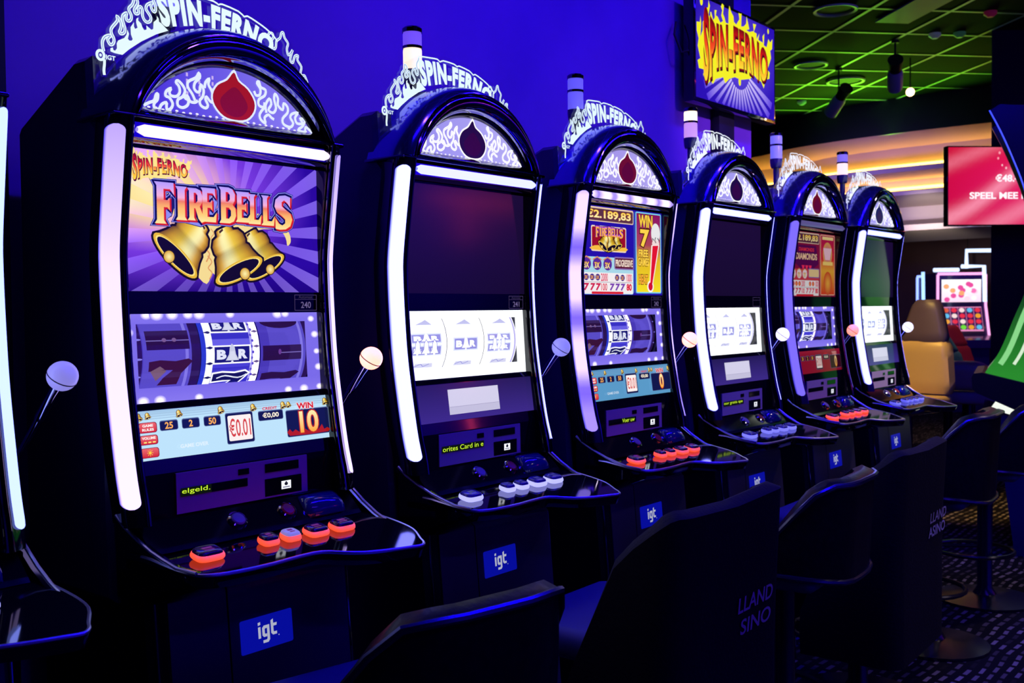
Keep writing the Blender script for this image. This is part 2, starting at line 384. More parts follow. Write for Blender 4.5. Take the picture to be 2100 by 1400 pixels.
def bell(A, cx, cz, size, ang, flip=1, shade=1.0, back=False):
    """golden hand bell; size = height; ang = tilt; mouth turned to the viewer"""
    ca, sa = cos(ang), sin(ang)
    T = lambda x, z: (cx+size*(flip*(x*ca-z*sa)), cz+size*(x*sa+z*ca))
    prof = [(.15, 1.0), (.20, .98), (.22, .88), (.34, .84), (.42, .72), (.43, .58), (.40, .50), (.46, .44), (.50, .30), (.58, .14), (.66, .02)]
    mouth = [(.66*cos(a), .02+.20*sin(a)) for a in [pi*k/12 for k in range(0, 25)]]
    outl = [(-x, z) for x, z in reversed(prof)]+prof[0:0]+[(x, z) for x, z in prof]
    outl = outl+[(.66*cos(a), .02+.20*sin(a)) for a in [-pi*k/14 for k in range(1, 14)]]
    A.poly([T(*p) for p in grow(outl, -.045 if False else .05)], H('160c02'))
    g = grad([(0, H('8a5a06')), (.12, H('e0a418')), (.32, H('fff6b0')), (.45, H('fff2a0')), (.62, H('f2cc38')), (.85, H('d09a14')), (1, H('7a4c04'))])
    b0 = len(A.v); N = 14
    for x, z in prof:
        for k in range(N+1):
            t = k/N; c = g(t); d = shade*(.82+.25*z)
            if abs(z-.46) < .05: d *= .72
            A.v.append((*T(-x+2*x*t, z), A.l)); A.c.append(tuple(q*d for q in c))
    for i in range(len(prof)-1):
        for k in range(N): a = b0+i*(N+1)+k; A.f.append((a, a+1, a+N+2, a+N+1))
    A.l += 1
    E_ = lambda s, q: [T(.66*s*cos(a), .02+.20*q*sin(a)) for a in [2*pi*k/28 for k in range(28)]]
    A.poly(E_(1, 1), lambda u, v: H('e8b828')); A.poly(E_(.90, .84), H('ffe680')); A.poly(E_(.84, .76), H('120a1c'))
    p = T(.10, -.10); r = .125*size
    A.ell(*p, r*1.15, r*1.15, H('2a1a02')); A.ell(*p, r, r, H('fff4a8'), edge=H('d8a01c'))
    A.poly([T(-.02, 1.0), T(-.13, .97), T(-.13, .92), T(-.02, .95)], H('4a2c04'))

def flame_tongue(A, pts, col): A.poly(spline(pts, 3, True), col)

# ------------------------------------------------------------------ upper screens
def rays(A, cx, cz, x0, x1, z0, z1, n, c1, c2, rad):
    """sunburst clipped to the rectangle"""
    def hit(a):
        dx, dz = cos(a), sin(a); t = 9
        if dx > 1e-6: t = min(t, (x1-cx)/dx)
        if dx < -1e-6: t = min(t, (x0-cx)/dx)
        if dz > 1e-6: t = min(t, (z1-cz)/dz)
        if dz < -1e-6: t = min(t, (z0-cz)/dz)
        return (cx+dx*t, cz+dz*t)
    A.hold = True
    for k in range(n):
        a = 2*pi*k/n; b = a+pi/n*1.0
        P = [hit(a+(b-a)*j/4) for j in range(5)]
        q = [(cx+(p[0]-cx)*rad, cz+(p[1]-cz)*rad) for p in P]
        A.poly(q+P[::-1], lambda u, v: c1(u, v))
    A.hold = False; A.l += 1
SX0, SX1, SZ0, SZ1 = -.232, .226, 1.363, 1.630
def screen_bells(A):
    base = grad([(0, H('fff2b0')), (.22, H('ffe28a')), (.36, H('e0a0d0')), (.55, H('7a3ae0')), (1, H('2a08a0'))])
    def bg(u, v):
        d = math.hypot((u+.165)*.60, (v-1.555)*1.1)/.225
        c = base(d); k = 1-.45*max(0, (1.42-v)/.06)
        return tuple(x*max(.35, k) for x in c)
    n = 26; m = 18
    b0 = len(A.v)
    for j in range(m+1):
        for i in range(n+1):
            u = SX0+(SX1-SX0)*i/n; v = SZ0+(SZ1-SZ0)*j/m; A.v.append((u, v, A.l)); A.c.append(bg(u, v))
    for j in range(m):
        for i in range(n): a = b0+j*(n+1)+i; A.f.append((a, a+1, a+n+2, a+n+1))
    A.l += 1
    def rc(u, v):
        c = bg(u, v); d = math.hypot(u+.05, v-1.5)/.26
        return tuple(min(1, x*1.0+y*d) for x, y in zip(c, (.16, .10, .40)))
    rays(A, .0, 1.480, SX0, SX1, SZ0, SZ1, 26, rc, None, .40)
    # pale fire behind the bells
    A.poly(spline([(-.10,1.50),(-.095,1.44),(-.085,1.40),(-.06,1.378),(-.045,1.40),(-.02,1.385),(.03,1.46),(.06,1.49),(.118,1.494),(.136,1.478),(.140,1.462),(.149,1.470),(.146,1.488),(.128,1.505),(.08,1.525),(-.08,1.52)], 3, True), H('f6dc90'))
    for x, z, s in ((-.058, 1.45, 1), (-.052, 1.41, .8), (.055, 1.478, .7), (-.045, 1.47, .6)):
        A.ribbon([(x-.006*s, z+.03*s), (x+.006*s, z+.015*s), (x-.005*s, z), (x+.006*s, z-.012*s), (x-.002*s, z-.028*s)], .003*s, H('e09a5a'))
    bell(A, .083, 1.414, .082, radians(28), 1, .9)
    bell(A, .018, 1.405, .094, radians(24), 1)
    bell(A, -.130, 1.430, .092, radians(42), -1)
    fire_bells(A)
    spin_logo(A, .195, .165, -.157, 1.592, flame=H('ffe684'))
    for x, z in ((-.214, 1.632), (-.2, 1.624), (-.17, 1.628), (-.15, 1.622), (-.12, 1.618), (-.10, 1.612)):
        A.poly(spline([(x, z), (x+.004, z-.008), (x+.001, z-.014), (x-.003, z-.008)], 2, True), H('ffe684'))
def digits(A, t, x0, x1, z0, z1, c=H('ffcf30'), o=H('8a2a10')):
    A.text(t, x0, x1, z0, z1, o, off=.07, base=.03); A.text(t, x0, x1, z0, z1, lambda u, v: mixc(H('fff6c0'), c, (v-z0)/(z1-z0)), off=.03, base=.03, cuts=2)
def screen_paytable(A, red=False):
    bgc = H('2410a8') if not red else H('8a1040')
    A.rect(SX0, SX1, SZ0, SZ1, bgc)
    A.rrect(-.222, .053, 1.583, 1.627, .006, H('e8c8b0')); A.rrect(-.22, .050, 1.586, 1.622, .005, H('5a3048'))
    digits(A, '€2.189,83', -.204, .038, 1.590, 1.619)
    if not red:
        A.rrect(-.178, .011, 1.494, 1.571, .006, H('f0d8c0')); A.rrect(-.174, .007, 1.498, 1.567, .005, H('9a0c28'))
        A.poly(spline([(-.174,1.498),(.007,1.498),(.007,1.51),(-.03,1.508),(-.06,1.514),(-.1,1.506),(-.14,1.512),(-.174,1.508)], 2, True), H('f8c040'))
        bell(A, -.035, 1.510, .036, radians(18), 1, .9); bell(A, -.072, 1.505, .046, radians(18), 1); bell(A, -.118, 1.509, .042, radians(30), -1)
        f = lambda x, z: (-.083+(x+.010)*.46, 1.555+(z-1.535)*.40)
        fire_bells(A, f, full=False)
    else:
        A.poly([(-.19, 1.50), (-.17, 1.575), (.02, 1.575), (.045, 1.50), (-.07, 1.455)], H('5a0a50'))
        A.text('DIAMONDS', -.18, .03, 1.515, 1.542, H('f6c8a0'), off=.03, base=.03)
        A.text('DIAMONDS', -.15, .0, 1.55, 1.565, H('e83040'), off=.03, base=.03)
        for x in (-.11, -.075, -.04): A.poly([(x-.015, 1.492), (x+.015, 1.492), (x, 1.468)], H('ff3060'))
    pale = H('a8d8e8') if not red else H('c83848')
    A.rrect(-.222, .049, 1.365, 1.477, .008, pale)
    for x in (-.205, -.150, -.095):
        A.ell(x, 1.456, .023, .019, H('5a2a9a') if not red else H('f0d8e0'))
        digits(A, '3X', x-.014, x+.013, 1.443, 1.461)
        A.poly([(x-.024, 1.466), (x, 1.475), (x+.024, 1.466), (x+.024, 1.470), (x, 1.479), (x-.024, 1.470)], H('e0905a'))
    A.rrect(-.059, .050, 1.441, 1.480, .006, H('8a6ab0')); A.rrect(-.055, .046, 1.445, 1.476, .004, H('5a1430') if not red else H('e8c890'))
    if not red:
        A.text('PROGRESSIVE', -.052, .044, 1.450, 1.472, H('f8e0d0'), off=.03, base=.03)
    A.rect(-.222, .043, 1.367, 1.430, H('f4eef0')); A.rect(-.222, .043, 1.4005, 1.402, H('8a8a9a'))
    for x in (-.208, -.178, -.149):
        A.ell(x, 1.416, .013, .010, H('4a2a8a') if not red else H('d82848')); A.text('3X', x-.009, x+.008, 1.410, 1.421, H('ffb030'), off=.03, base=.03)
    A.text('2000', -.132, -.096, 1.404, 1.428, H('e03060'), off=.02, base=.02)
    for x, c in ((-.045, '3X'), (-.015, '2X')):
        A.ell(x, 1.416, .012, .010, H('4a2a8a') if not red else H('d82848')); A.text(c, x-.008, x+.007, 1.410, 1.421, H('ffb030'), off=.03, base=.03)
    A.text('1000', .006, .037, 1.404, 1.428, H('e03060'), off=.02, base=.02)
    for x in (-.21, -.178, -.149): A.text('7', x-.013, x+.012, 1.376, 1.398, H('d02050'), off=.05, base=.05, shear=.2)
    A.text('100', -.132, -.100, 1.376, 1.398, H('e03050'), off=.02, base=.02)
    for x in (-.075, -.045, -.016): A.text('7', x-.013, x+.012, 1.376, 1.398, H('7a40b0') if not red else H('e05070'), off=.05, base=.05, shear=.2)
    A.text('80', .006, .036, 1.376, 1.398, H('e02040'), off=.05, base=.05)
    A.rrect(-.182, -.012, 1.3655, 1.373, .002, H('d81c30'))
    # tall panel on the right
    A.rrect(.060, .212, 1.369, 1.626, .006, H('78d0f0') if not red else H('f0b090'))
    g = grad([(0, H('f6e020')), (.45, H('e0b020')), (.55, H('b04a50')), (.8, H('9a2868')), (1, H('8a1060'))] if not red else
             [(0, H('d83018')), (.4, H('e8a830')), (.6, H('d82030')), (1, H('b01850'))])
    A.raw([(.065, 1.373), (.207, 1.373), (.207, 1.622), (.065, 1.622)], [(0, 1, 2, 3)], lambda u, v: g((v-1.373)/.249), cv=[1.373+.249*k/10 for k in range(1, 10)])
    gold = lambda u, v: H('ffd050')
    def bt(t, x0, x1, z0, z1, c=H('ffd24a')):
        A.text(t, x0, x1, z0, z1, H('4a1408'), off=.09, base=.04); A.text(t, x0, x1, z0, z1, c, off=.04, base=.04)
    if not red:
        bt('WIN', .078, .160, 1.578, 1.618); bt('7', .086, .140, 1.516, 1.572)
        bt('FREE', .076, .132, 1.484, 1.508); bt('GAMES', .072, .138, 1.456, 1.482); bt('HEAT', .076, .130, 1.398, 1.428, H('ffb038'))
        A.ell(.178, 1.562, .027, .033, H('e8e8ea')); A.ell(.178, 1.530, .022, .012, H('f0d8d8'))
        A.ribbon([(.166,1.54),(.158,1.546)], .004, H('2a2a3a'), sm=0); A.ribbon([(.178,1.55),(.172,1.54),(.18,1.532)], .004, H('2a2a3a'), sm=0); A.ribbon([(.19,1.548),(.198,1.54)], .004, H('2a2a3a'), sm=0)
        A.poly([(.152, 1.524), (.200, 1.526), (.160, 1.40), (.140, 1.398)], H('fff4f4')); A.ell(.145, 1.391, .019, .019, H('fff4f4'))
        A.poly([(.158, 1.522), (.194, 1.524), (.156, 1.40), (.143, 1.398)], H('e01430')); A.ell(.145, 1.391, .013, .013, H('e01430'), edge=H('c00c28'))
    else:
        A.ell(.135, 1.545, .05, .05, H('c83a90'), edge=H('e0a050')); A.poly([(.09, 1.57), (.18, 1.57), (.16, 1.52), (.11, 1.52)], H('f0c0d0'))
        A.ell(.137, 1.42, .045, .05, H('f0b040'), edge=H('d04020')); A.rect(.085, .19, 1.497, 1.512, H('f4d070')); A.rect(.08, .195, 1.605, 1.618, H('f4d890'))
def screen_off(A):
    A.rect(SX0, SX1, SZ0, SZ1, lambda u, v: mixc(H('160a2c'), H('1c0c38'), (v-SZ0)/.27))

# ------------------------------------------------------------------ reels, credit displays
def sym_bar(A, x0, x1, v0, v1, lit):
    dk, wh = ((H('1a1a78'), H('e8ecff')) if lit == 1 else (H('9a98e6'), H('f8faff', 1.4)) if lit == 2 else (H('2a1238'), H('6a5a90')))
    if lit: A.rect(x0-.004, x1+.004, v0-.003, v1+.003, H('ffffff', 1.15) if lit == 1 else H('dde2ff', 1.1))
    A.rect(x0, x1, v0, v1, dk)
    xm = (x0+x1)/2; h = v1-v0; q = (x1-x0)
    A.text('B', x0+.06*q, x0+.33*q, v0+.2*h, v0+.82*h, wh, off=.06, base=.06); A.text('R', x1-.33*q, x1-.06*q, v0+.2*h, v0+.82*h, wh, off=.06, base=.06)
    A.poly([(xm-.19*q, v0+.12*h), (xm-.1*q, v0+.5*h), (xm-.07*q, v0+.95*h), (xm, v0+1.2*h), (xm+.07*q, v0+.95*h), (xm+.1*q, v0+.5*h), (xm+.19*q, v0+.12*h)], mixc(wh, dk, .25))
    A.poly([(xm-.15*q, v0+.14*h), (xm-.08*q, v0+.45*h), (xm-.05*q, v0+.7*h), (xm+.05*q, v0+.7*h), (xm+.08*q, v0+.45*h), (xm+.15*q, v0+.14*h)], mixc(wh, dk, .12 if lit else .5))
    A.ell(xm, v0+.02*h, .035*q, .09*h, wh)
def sym_seven(A, x0, x1, v0, v1, c, o=None):
    q, h = x1-x0, v1-v0
    P = [(x0, v1-.42*h), (x0, v1-.05*h), (x0+.25*q, v1), (x0+.6*q, v1-.06*h), (x1-.1*q, v1+.02*h), (x1, v1-.08*h), (x1-.25*q, v0+.45*h), (x1-.3*q, v0), (x0+.25*q, v0), (x0+.35*q, v0+.3*h), (x0+.55*q, v0+.6*h), (x0+.3*q, v0+.62*h)]
    if o: A.poly(grow(P, .0035), o)
    A.poly(P, c)
RR, RYC, RZC = .115, .060, 1.238         # reel drum radius, y of its front, z of its axis
def reel_place(u, v, l):
    a = v/RR; r = RR+l*Art.EPS
    return (u, RYC+RR-r*cos(a), RZC+r*sin(a))
def add_reels(win, mode):
    """three drums behind the window; mode 'game' or 'white'"""
    spans = ((-.208, -.058), (-.056, .086), (.088, .228))
    V = .068
    for i, (x0, x1) in enumerate(spans):
        A = Art(cutv=.011); xm = (x0+x1)/2
        lit = mode == 'game' and i == 1
        if mode == 'game':
            if lit:
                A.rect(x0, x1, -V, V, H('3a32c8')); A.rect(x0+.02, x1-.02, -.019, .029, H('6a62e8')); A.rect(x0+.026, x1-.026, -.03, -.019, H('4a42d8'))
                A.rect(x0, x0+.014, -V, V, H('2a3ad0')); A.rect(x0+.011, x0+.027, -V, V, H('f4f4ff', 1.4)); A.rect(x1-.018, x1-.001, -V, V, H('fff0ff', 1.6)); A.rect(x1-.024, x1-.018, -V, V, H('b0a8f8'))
                for v in (-.05, -.02, .012, .044): A.poly([(x0+.008, v), (x0+.02, v+.003), (x0+.03, v), (x0+.02, v-.003)], H('1a1a60')); A.poly([(x1-.018, v), (x1-.008, v+.003), (x1, v), (x1-.008, v-.003)], H('6a5a90'))
                for k in range(11): A.ell(x1-.021+.003*(k % 2), -.06+.012*k, .003, .003, H('5a4ad0'))
                sym_bar(A, x0+.030, x1-.027, -.019, .013, 1)
                sym_bar(A, x0+.028, x1-.029, .045, .068, 1)
                sym_seven(A, x0+.030, x1-.027, -.085, -.040, H('12125a'), H('f4f4ff', 1.2)); A.ribbon([(x0+.04, -.052), (x0+.06, -.047), (x1-.05, -.053), (x1-.03, -.046)], .003, H('e8ecff'))
            else:
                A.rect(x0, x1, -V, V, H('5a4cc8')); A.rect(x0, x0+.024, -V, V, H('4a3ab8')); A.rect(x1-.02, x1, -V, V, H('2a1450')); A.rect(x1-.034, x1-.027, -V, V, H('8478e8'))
                if i == 0:
                    A.rect(x0, x0+.022, -V, V, H('2a1258'))
                    for v in (-.04, -.005, .033): A.ell(x0+.014, v, .008, .002, H('8a80f0'))
                    A.rect(x0+.032, x1-.024, .012, .050, H('2a1040')); A.rect(x0+.032, x1-.024, .029, .031, H('7a68b8')); A.ell(xm-.004, .031, .005, .004, H('7a5a90')); A.ell(xm+.018, .031, .005, .004, H('7a5a90'))
                    sym_seven(A, x0+.036, x1-.018, -.060, -.008, H('3a1238')); A.poly([(x0+.04, -.03), (x0+.06, -.02), (x0+.075, -.03), (x0+.055, -.05)], H('7a5a70'))
                else:
                    A.ell(xm-.01, .066, .05, .016, H('2a1040')); A.rect(x0+.006, x1-.032, -.020, .012, H('2a1040')); A.rect(x0+.05, x1-.032, -.005, -.003, H('7a68b8')); A.ell(xm-.02, -.002, .004, .006, H('6a3a90'))
                    sym_seven(A, x0+.008, x1-.032, -.09, -.046, H('2a1040'))
                    for v in (-.03, .005, .04): A.ell(x1-.006, v, .007, .002, H('7a70e0'))
        else:
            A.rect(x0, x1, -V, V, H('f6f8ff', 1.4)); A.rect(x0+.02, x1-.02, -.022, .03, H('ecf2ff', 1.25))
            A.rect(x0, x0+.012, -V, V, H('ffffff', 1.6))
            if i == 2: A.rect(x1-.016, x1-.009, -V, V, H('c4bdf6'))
            if i == 1: sym_bar(A, x0+.028, x1-.028, -.018, .010, 2)
            elif i == 0:
                sym_bar(A, x0+.026, x1-.022, .004, .023, 2); sym_bar(A, x0+.026, x1-.022, -.027, -.007, 2)
                for d in (-.03, 0, .03): bell_sym(A, xm+d, -.010, .036)
            else:
                sym_bar(A, x0+.016, x1-.034, .002, .018, 2); sym_bar(A, x0+.016, x1-.034, -.026, -.008, 2)
                for d in (-.02, .014): bell_sym(A, xm-.008+d, -.008, .034)
            c = H('c8c8f4')
            A.poly([(xm-.03, .048), (xm+.03, .048), (xm+.012, .062), (xm-.004, .056)], c); A.poly([(xm-.035, -.062), (xm+.035, -.062), (xm+.03, -.050), (xm-.03, -.050)], H('dcdcf8'))
            A.ribbon([(xm-.03, -.058), (xm-.01, -.052), (xm, -.058), (xm+.02, -.052)], .002, H('9a98e0'))
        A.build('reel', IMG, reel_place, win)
def bell_sym(A, x, v, s):
    P = [(x-.42*s, v-.4*s), (x-.22*s, v-.1*s), (x-.2*s, v+.3*s), (x, v+.55*s), (x+.2*s, v+.3*s), (x+.22*s, v-.1*s), (x+.42*s, v-.4*s)]
    A.poly(grow(P, .0014), H('7c78d4')); A.poly(P, H('f0f2ff', 1.2)); A.ell(x, v-.42*s, .1*s, .1*s, H('ffffff', 1.2))
def reel_mask(mode):
    """lit frame between the glass and the drums, lamps around its edge"""
    A = Art(); X0, X1, Z0, Z1 = -.238, .228, 1.150, 1.322; a0, a1, b0, b1 = -.212, .187, 1.180, 1.301
    if mode == 'game':
        c = lambda u, v: mixc(H('5648e0'), H('8c7cf4'), abs(v-1.236)/.086)
    else: c = H('f4f8ff', 1.5)
    A.hold = True
    for r in ((X0, X1, Z0, b0), (X0, X1, b1, Z1), (X0, a0, b0, b1), (a1, X1, b0, b1)): A.rect(*r, c)
    A.hold = False; A.l += 1
    if mode != 'white':
        bright = H('fff4ff', 1.8)
        for (x, z, r) in ((-.19, 1.318, .013), (-.168, 1.318, .016), (-.135, 1.318, .015), (-.1, 1.318, .013), (-.075, 1.318, .015), (-.003, 1.318, .012), (.115, 1.318, .015), (.135, 1.318, .012), (.204, 1.306, .010), (.212, 1.272, .011), (.215, 1.235, .009), (.218, 1.201, .011), (.218, 1.158, .010),
                          (-.205, 1.155, .014), (-.17, 1.155, .014), (-.085, 1.155, .011), (.133, 1.156, .011), (.175, 1.156, .013), (-.229, 1.285, .012)):
            A.ell(x, z, r, r*.75, bright, edge=H('8274f0'))
    return A
def credit_art(mode, win):
    A = Art(); X0, X1, Z0, Z1 = -.234, .227, 1.047, 1.139
    if mode == 'off':
        A.rect(X0, X1, Z0, Z1, lambda u, v: mixc(H('3c2a86'), H('241a56'), (v-Z0)/(Z1-Z0)))
        A.rect(-.110, .082, 1.062, 1.124, lambda u, v: H('d4d0ea')); A.rect(-.109, .081, 1.0628, 1.080, H('c4c0dc')); A.rect(-.109, .081, 1.080, 1.0812, H('a8a4c4'))
        return A
    pale = H('bfe4fa') if mode == 'pale' else H('5a9ac8') if mode == 'blue' else H('a01030')
    top = mixc(pale, H('5a86b8'), .5) if mode != 'red' else H('b82040')
    A.rect(X0, X1, Z0, Z1, lambda u, v: mixc(pale, top, (v-1.122)/.02), cv=[1.112, 1.122, 1.130])
    if mode != 'red':
        for z in (1.1225, 1.127, 1.1315): A.rect(X0, X1, z, z+.0016, mixc(pale, H('8aa8c8'), .55))
        bl = ((-.225, 1.128, .013), (-.206, 1.1295, .010), (-.140, 1.129, .011), (-.047, 1.128, .012), (.030, 1.127, .012), (.105, 1.126, .012), (.119, 1.126, .010), (.217, 1.126, .012))
        for x, z, s in bl: bell(A, x, z-.4*s, s, radians(15), 1, 1.0)
        for k, (z0, z1) in enumerate(((1.0985, 1.118), (1.0765, 1.0945), (1.0525, 1.071))):
            A.rrect(-.229, -.191, z0, z1, .005, H('8a1420')); A.rrect(-.2275, -.1925, z0+.001, z1-.001, .0045, lambda u, v: mixc(H('d01018'), H('f06a6a'), (v-z0)/(z1-z0)))
        W_ = H('fff4f0')
        A.text('GAME', -.221, -.199, 1.1095, 1.1145, W_, off=.04, base=.04); A.text('RULES', -.222, -.198, 1.102, 1.107, W_, off=.04, base=.04)
        A.text('VOLUME', -.224, -.196, 1.0865, 1.0915, W_, off=.04, base=.04)
        for x in (-.221, -.212, -.203): A.rrect(x, x+.0065, 1.080, 1.0825, .001, H('ffe878'))
        A.ell(-.210, 1.0618, .003, .003, H('ffd030'))
        for k in range(8): A.ribbon([(-.210+.0042*cos(k*pi/4), 1.0618+.0042*sin(k*pi/4)), (-.210+.0062*cos(k*pi/4), 1.0618+.0062*sin(k*pi/4))], .0012, H('ffd030'), sm=0)
    dk = H('12184a') if mode != 'red' else H('40081c')
    def cell(x0, x1, z0, z1): A.rrect(x0, x1, z0, z1, .004, H('5a6a9a')); A.rrect(x0+.001, x1-.001, z0+.001, z1-.0018, .0035, dk)
    for x0, x1, t in ((-.186, -.147, '25'), (-.139, -.100, '2'), (-.091, -.052, '50')):
        cell(x0, x1, 1.0995, 1.119); q = .0085 if len(t) == 2 else .0042; xm = (x0+x1)/2
        A.text(t, xm-q, xm+q, 1.1025, 1.1155, H('ffb050'), off=.03, base=.03)
    cell(-.042, .024, 1.059, 1.121); A.rrect(-.0365, .0195, 1.065, 1.115, .003, H('fff2f0'))
    A.text('€0.01', -.034, .0165, 1.073, 1.109, H('d84038'), off=.01, base=.01)
    cell(.037, .100, 1.098, 1.1185); A.text('€0,00', .048, .089, 1.102, 1.114, H('fff0d8'), off=.03, base=.03)
    A.text('CREDIT', .049, .086, 1.1195, 1.1255, H('e02838'), off=.03, base=.03)
    cell(.106, .221, 1.058, 1.1145)
    if mode == 'pale':
        A.poly(spline([(.112, 1.061), (.216, 1.061), (.214, 1.07), (.205, 1.067), (.2, 1.078), (.19, 1.068), (.18, 1.072), (.165, 1.066), (.15, 1.074), (.14, 1.066), (.128, 1.073), (.12, 1.068), (.113, 1.075)], 2, True), H('b01c10'))
    t = '10' if mode == 'pale' else '0'; q = .025 if mode == 'pale' else .012
    A.text(t, .166-q, .166+q, 1.064, 1.110, H('c02808'), off=.07, base=.03); A.text(t, .166-q, .166+q, 1.064, 1.110, lambda u, v: mixc(H('ffa828'), H('fff2b0'), (v-1.064)/.046), off=.03, base=.03, cuts=3)
    A.text('WIN', .137, .181, 1.1145, 1.1275, H('f8d8d8'), off=.09, base=.03); A.text('WIN', .137, .181, 1.1145, 1.1275, H('d81418'), off=.03, base=.03)
    if mode != 'red': A.text('GAME OVER', -.147, -.085, 1.0635, 1.071, mixc(pale, H('ffffff'), .5), off=.03, base=.03)
    return A

# ------------------------------------------------------------------ slot machine
def interp(tab, z):
    for (z0, y0), (z1, y1) in zip(tab, tab[1:]):
        if z <= z1: return y0+(y1-y0)*(z-z0)/(z1-z0)
    return tab[-1][1]
RAILY = [(.92, -.036), (.971, -.028), (1.024, -.014), (1.111, .002), (1.217, .018), (1.324, .026), (1.40, .029), (1.448, .028), (1.536, .016), (1.661, -.003), (1.70, -.010)]
RAILY = spline(RAILY, 4)
def ry(z): return interp(RAILY, z)
GY = [(.93, -.004), (.945, -.004), (1.02, -.003), (1.046, .0015), (1.140, .0140), (1.155, .022), (1.32, .032), (1.36, .032), (1.70, .032)]
def gy(z): return interp(GY, z)
ZR = [.935+.745*k/30 for k in range(31)]
def arc(a, h, zb, y, n=40, xo=0.0):
    R = (a*a+h*h)/(2*h); zc = zb+h-R; th = math.acos(max(-1, min(1, (zb-zc)/R)))
    return [(xo+R*sin(t), y, zc+R*cos(t)) for t in [th-2*th*k/n for k in range(n+1)]]
DECK = [(-.262, .0), (-.254, -.07), (-.240, -.135), (-.222, -.168), (-.19, -.182), (-.14, -.188), (-.08, -.190), (-.02, -.187), (.035, -.190), (.075, -.216), (.11, -.234), (.16, -.248), (.21, -.258), (.236, -.262), (.250, -.252), (.258, -.235), (.282, -.19), (.284, -.14), (.274, -.07), (.270, .0)]
def dz(y): return .886-.20*max(0, (-.06-y)) if y < -.06 else .886
TOP_LINE = [(-2407,18097),(-2428,18193),(-2426,18283),(-2376,18370),(-2291,18415),(-2268,18403),(-2314,18360),(-2318,18304),(-2271,18245),(-2223,18266),(-2197,18327),(-2207,18392),(-2242,18453),(-2253,18518),(-2227,18579),(-2152,18674),(-2114,18738),(-2131,18807),(-2077,18757),(-2042,18674),(-2057,18580),(-2083,18519),(-2047,18490),(-1985,18527),(-1970,18609),(-1993,18684),(-2016,18770),(-2001,18852),(-1926,18908),(-1940,18842),(-1929,18776),(-1880,18764),(-1835,18819),(-1840,18898),(-1875,18958),(-1874,19015),(-1810,19086),(-1778,19169),(-1782,19237),(-1711,19205),(-1696,19134),(-1762,19017),(-1763,18960),(-1726,18931),(-1675,18967),(-1686,19045),(-1634,19091),(-1598,19030),(-1600,18937),(-1564,18853),(-1501,18820),(-1436,18857),(-1422,18929),(-1471,18999),(-1521,19070),(-1493,19156),(-1389,19220),(-1416,19162),(-1392,19086),(-1341,19051),(-1314,19103),(-1325,19193),(-1362,19278),(-1347,19351),(-1294,19438),(-1287,19500)]
TOP_FILL = [(-2032,18099),(-2190,18103),(-2274,18121),(-2273,18178),(-2224,18204),(-2213,18155),(-2177,18151),(-2139,18203),(-2143,18292),(-2111,18355),(-1987,18424),(-1936,18503),(-1921,18596),(-1886,18524),(-1913,18428),(-1889,18398),(-1839,18402),(-1813,18436),(-1849,18520),(-1852,18656),(-1781,18762),(-1782,18682),(-1758,18641),(-1707,18674),(-1736,18771),(-1729,18841),(-1684,18874),(-1691,18815),(-1629,18770),(-1606,18706),(-1569,18656),(-1517,18678),(-1522,18758),(-1465,18723),(-1414,18693),(-1375,18719),(-1366,18848),(-1293,18921),(-1291,18986),(-1253,18941),(-1248,18884),(-1203,18864),(-1048,18750),(-1313,18627),(-1638,18424),(-1893,18227)]
TOP_RIGHT = [(1325,19053),(1372,19181),(1460,19198),(1481,19108),(1412,19023),(1425,18954),(1497,18873),(1548,18930),(1566,19053),(1665,19144),(1697,19246),(1749,19275),(1785,19167),(1873,19064),(1841,18937),(1877,18811),(1961,18887),(1998,18943),(1927,18736),(1992,18663),(2057,18820),(2143,18848),(2126,18747),(2231,18620),(2206,18481),(2258,18428),(2320,18439),(2395,18292)]
LUN = [
[(-1965,17084),(-1846,17154),(-1747,17205),(-1705,17318),(-1665,17342),(-1677,17233),(-1748,17151),(-1740,17063),(-1651,17058),(-1589,17157),(-1488,17208),(-1489,17136),(-1471,17066),(-1389,17114),(-1356,17209),(-1425,17307),(-1505,17331),(-1483,17424),(-1380,17494),(-1422,17415),(-1383,17349),(-1261,17359),(-1197,17450),(-1215,17556),(-1275,17619),(-1233,17662),(-1132,17588),(-1082,17487),(-1137,17369),(-1241,17298),(-1244,17189),(-1142,17159),(-1036,17220),(-1013,17315),(-1096,17357),(-1032,17403),(-972,17303),(-866,17300),(-802,17346)],
[(-865,17337),(-926,17456),(-1018,17570),(-1005,17681),(-834,17783),(-768,17886),(-749,17797),(-857,17687),(-881,17573),(-819,17509),(-755,17538),(-730,17671),(-668,17570),(-693,17437),(-759,17353),(-740,17263),(-633,17223),(-578,17287),(-630,17391),(-607,17450),(-522,17370),(-402,17350)],
[(-646,17611),(-622,17726),(-533,17814),(-558,17699),(-495,17597),(-454,17492)],
[(524,17739),(570,17658),(665,17683),(679,17802),(599,17906),(647,17952),(692,17843),(810,17803),(784,17682),(639,17582),(636,17465),(755,17443),(781,17544)],
[(779,17446),(656,17292),(677,17178),(795,17116),(774,17230),(871,17303),(943,17254),(1015,17224)],
[(824,17335),(803,17489),(903,17641),(949,17530),(874,17401),(994,17359),(1069,17469),(1024,17640),(1051,17762),(1123,17674),(1119,17535),(1241,17454),(1269,17597),(1367,17531),(1364,17411),(1237,17274),(1259,17158),(1433,17120),(1510,17211),(1437,17321),(1489,17409),(1642,17450),(1564,17339),(1612,17224),(1765,17245),(1691,17336),(1818,17313),(1764,17184),(1634,17086),(1813,17068),(1841,17174),(1944,17126),(2021,17074)]]
mm = lambda L: [(x/10000, z/10000) for x, z in L]

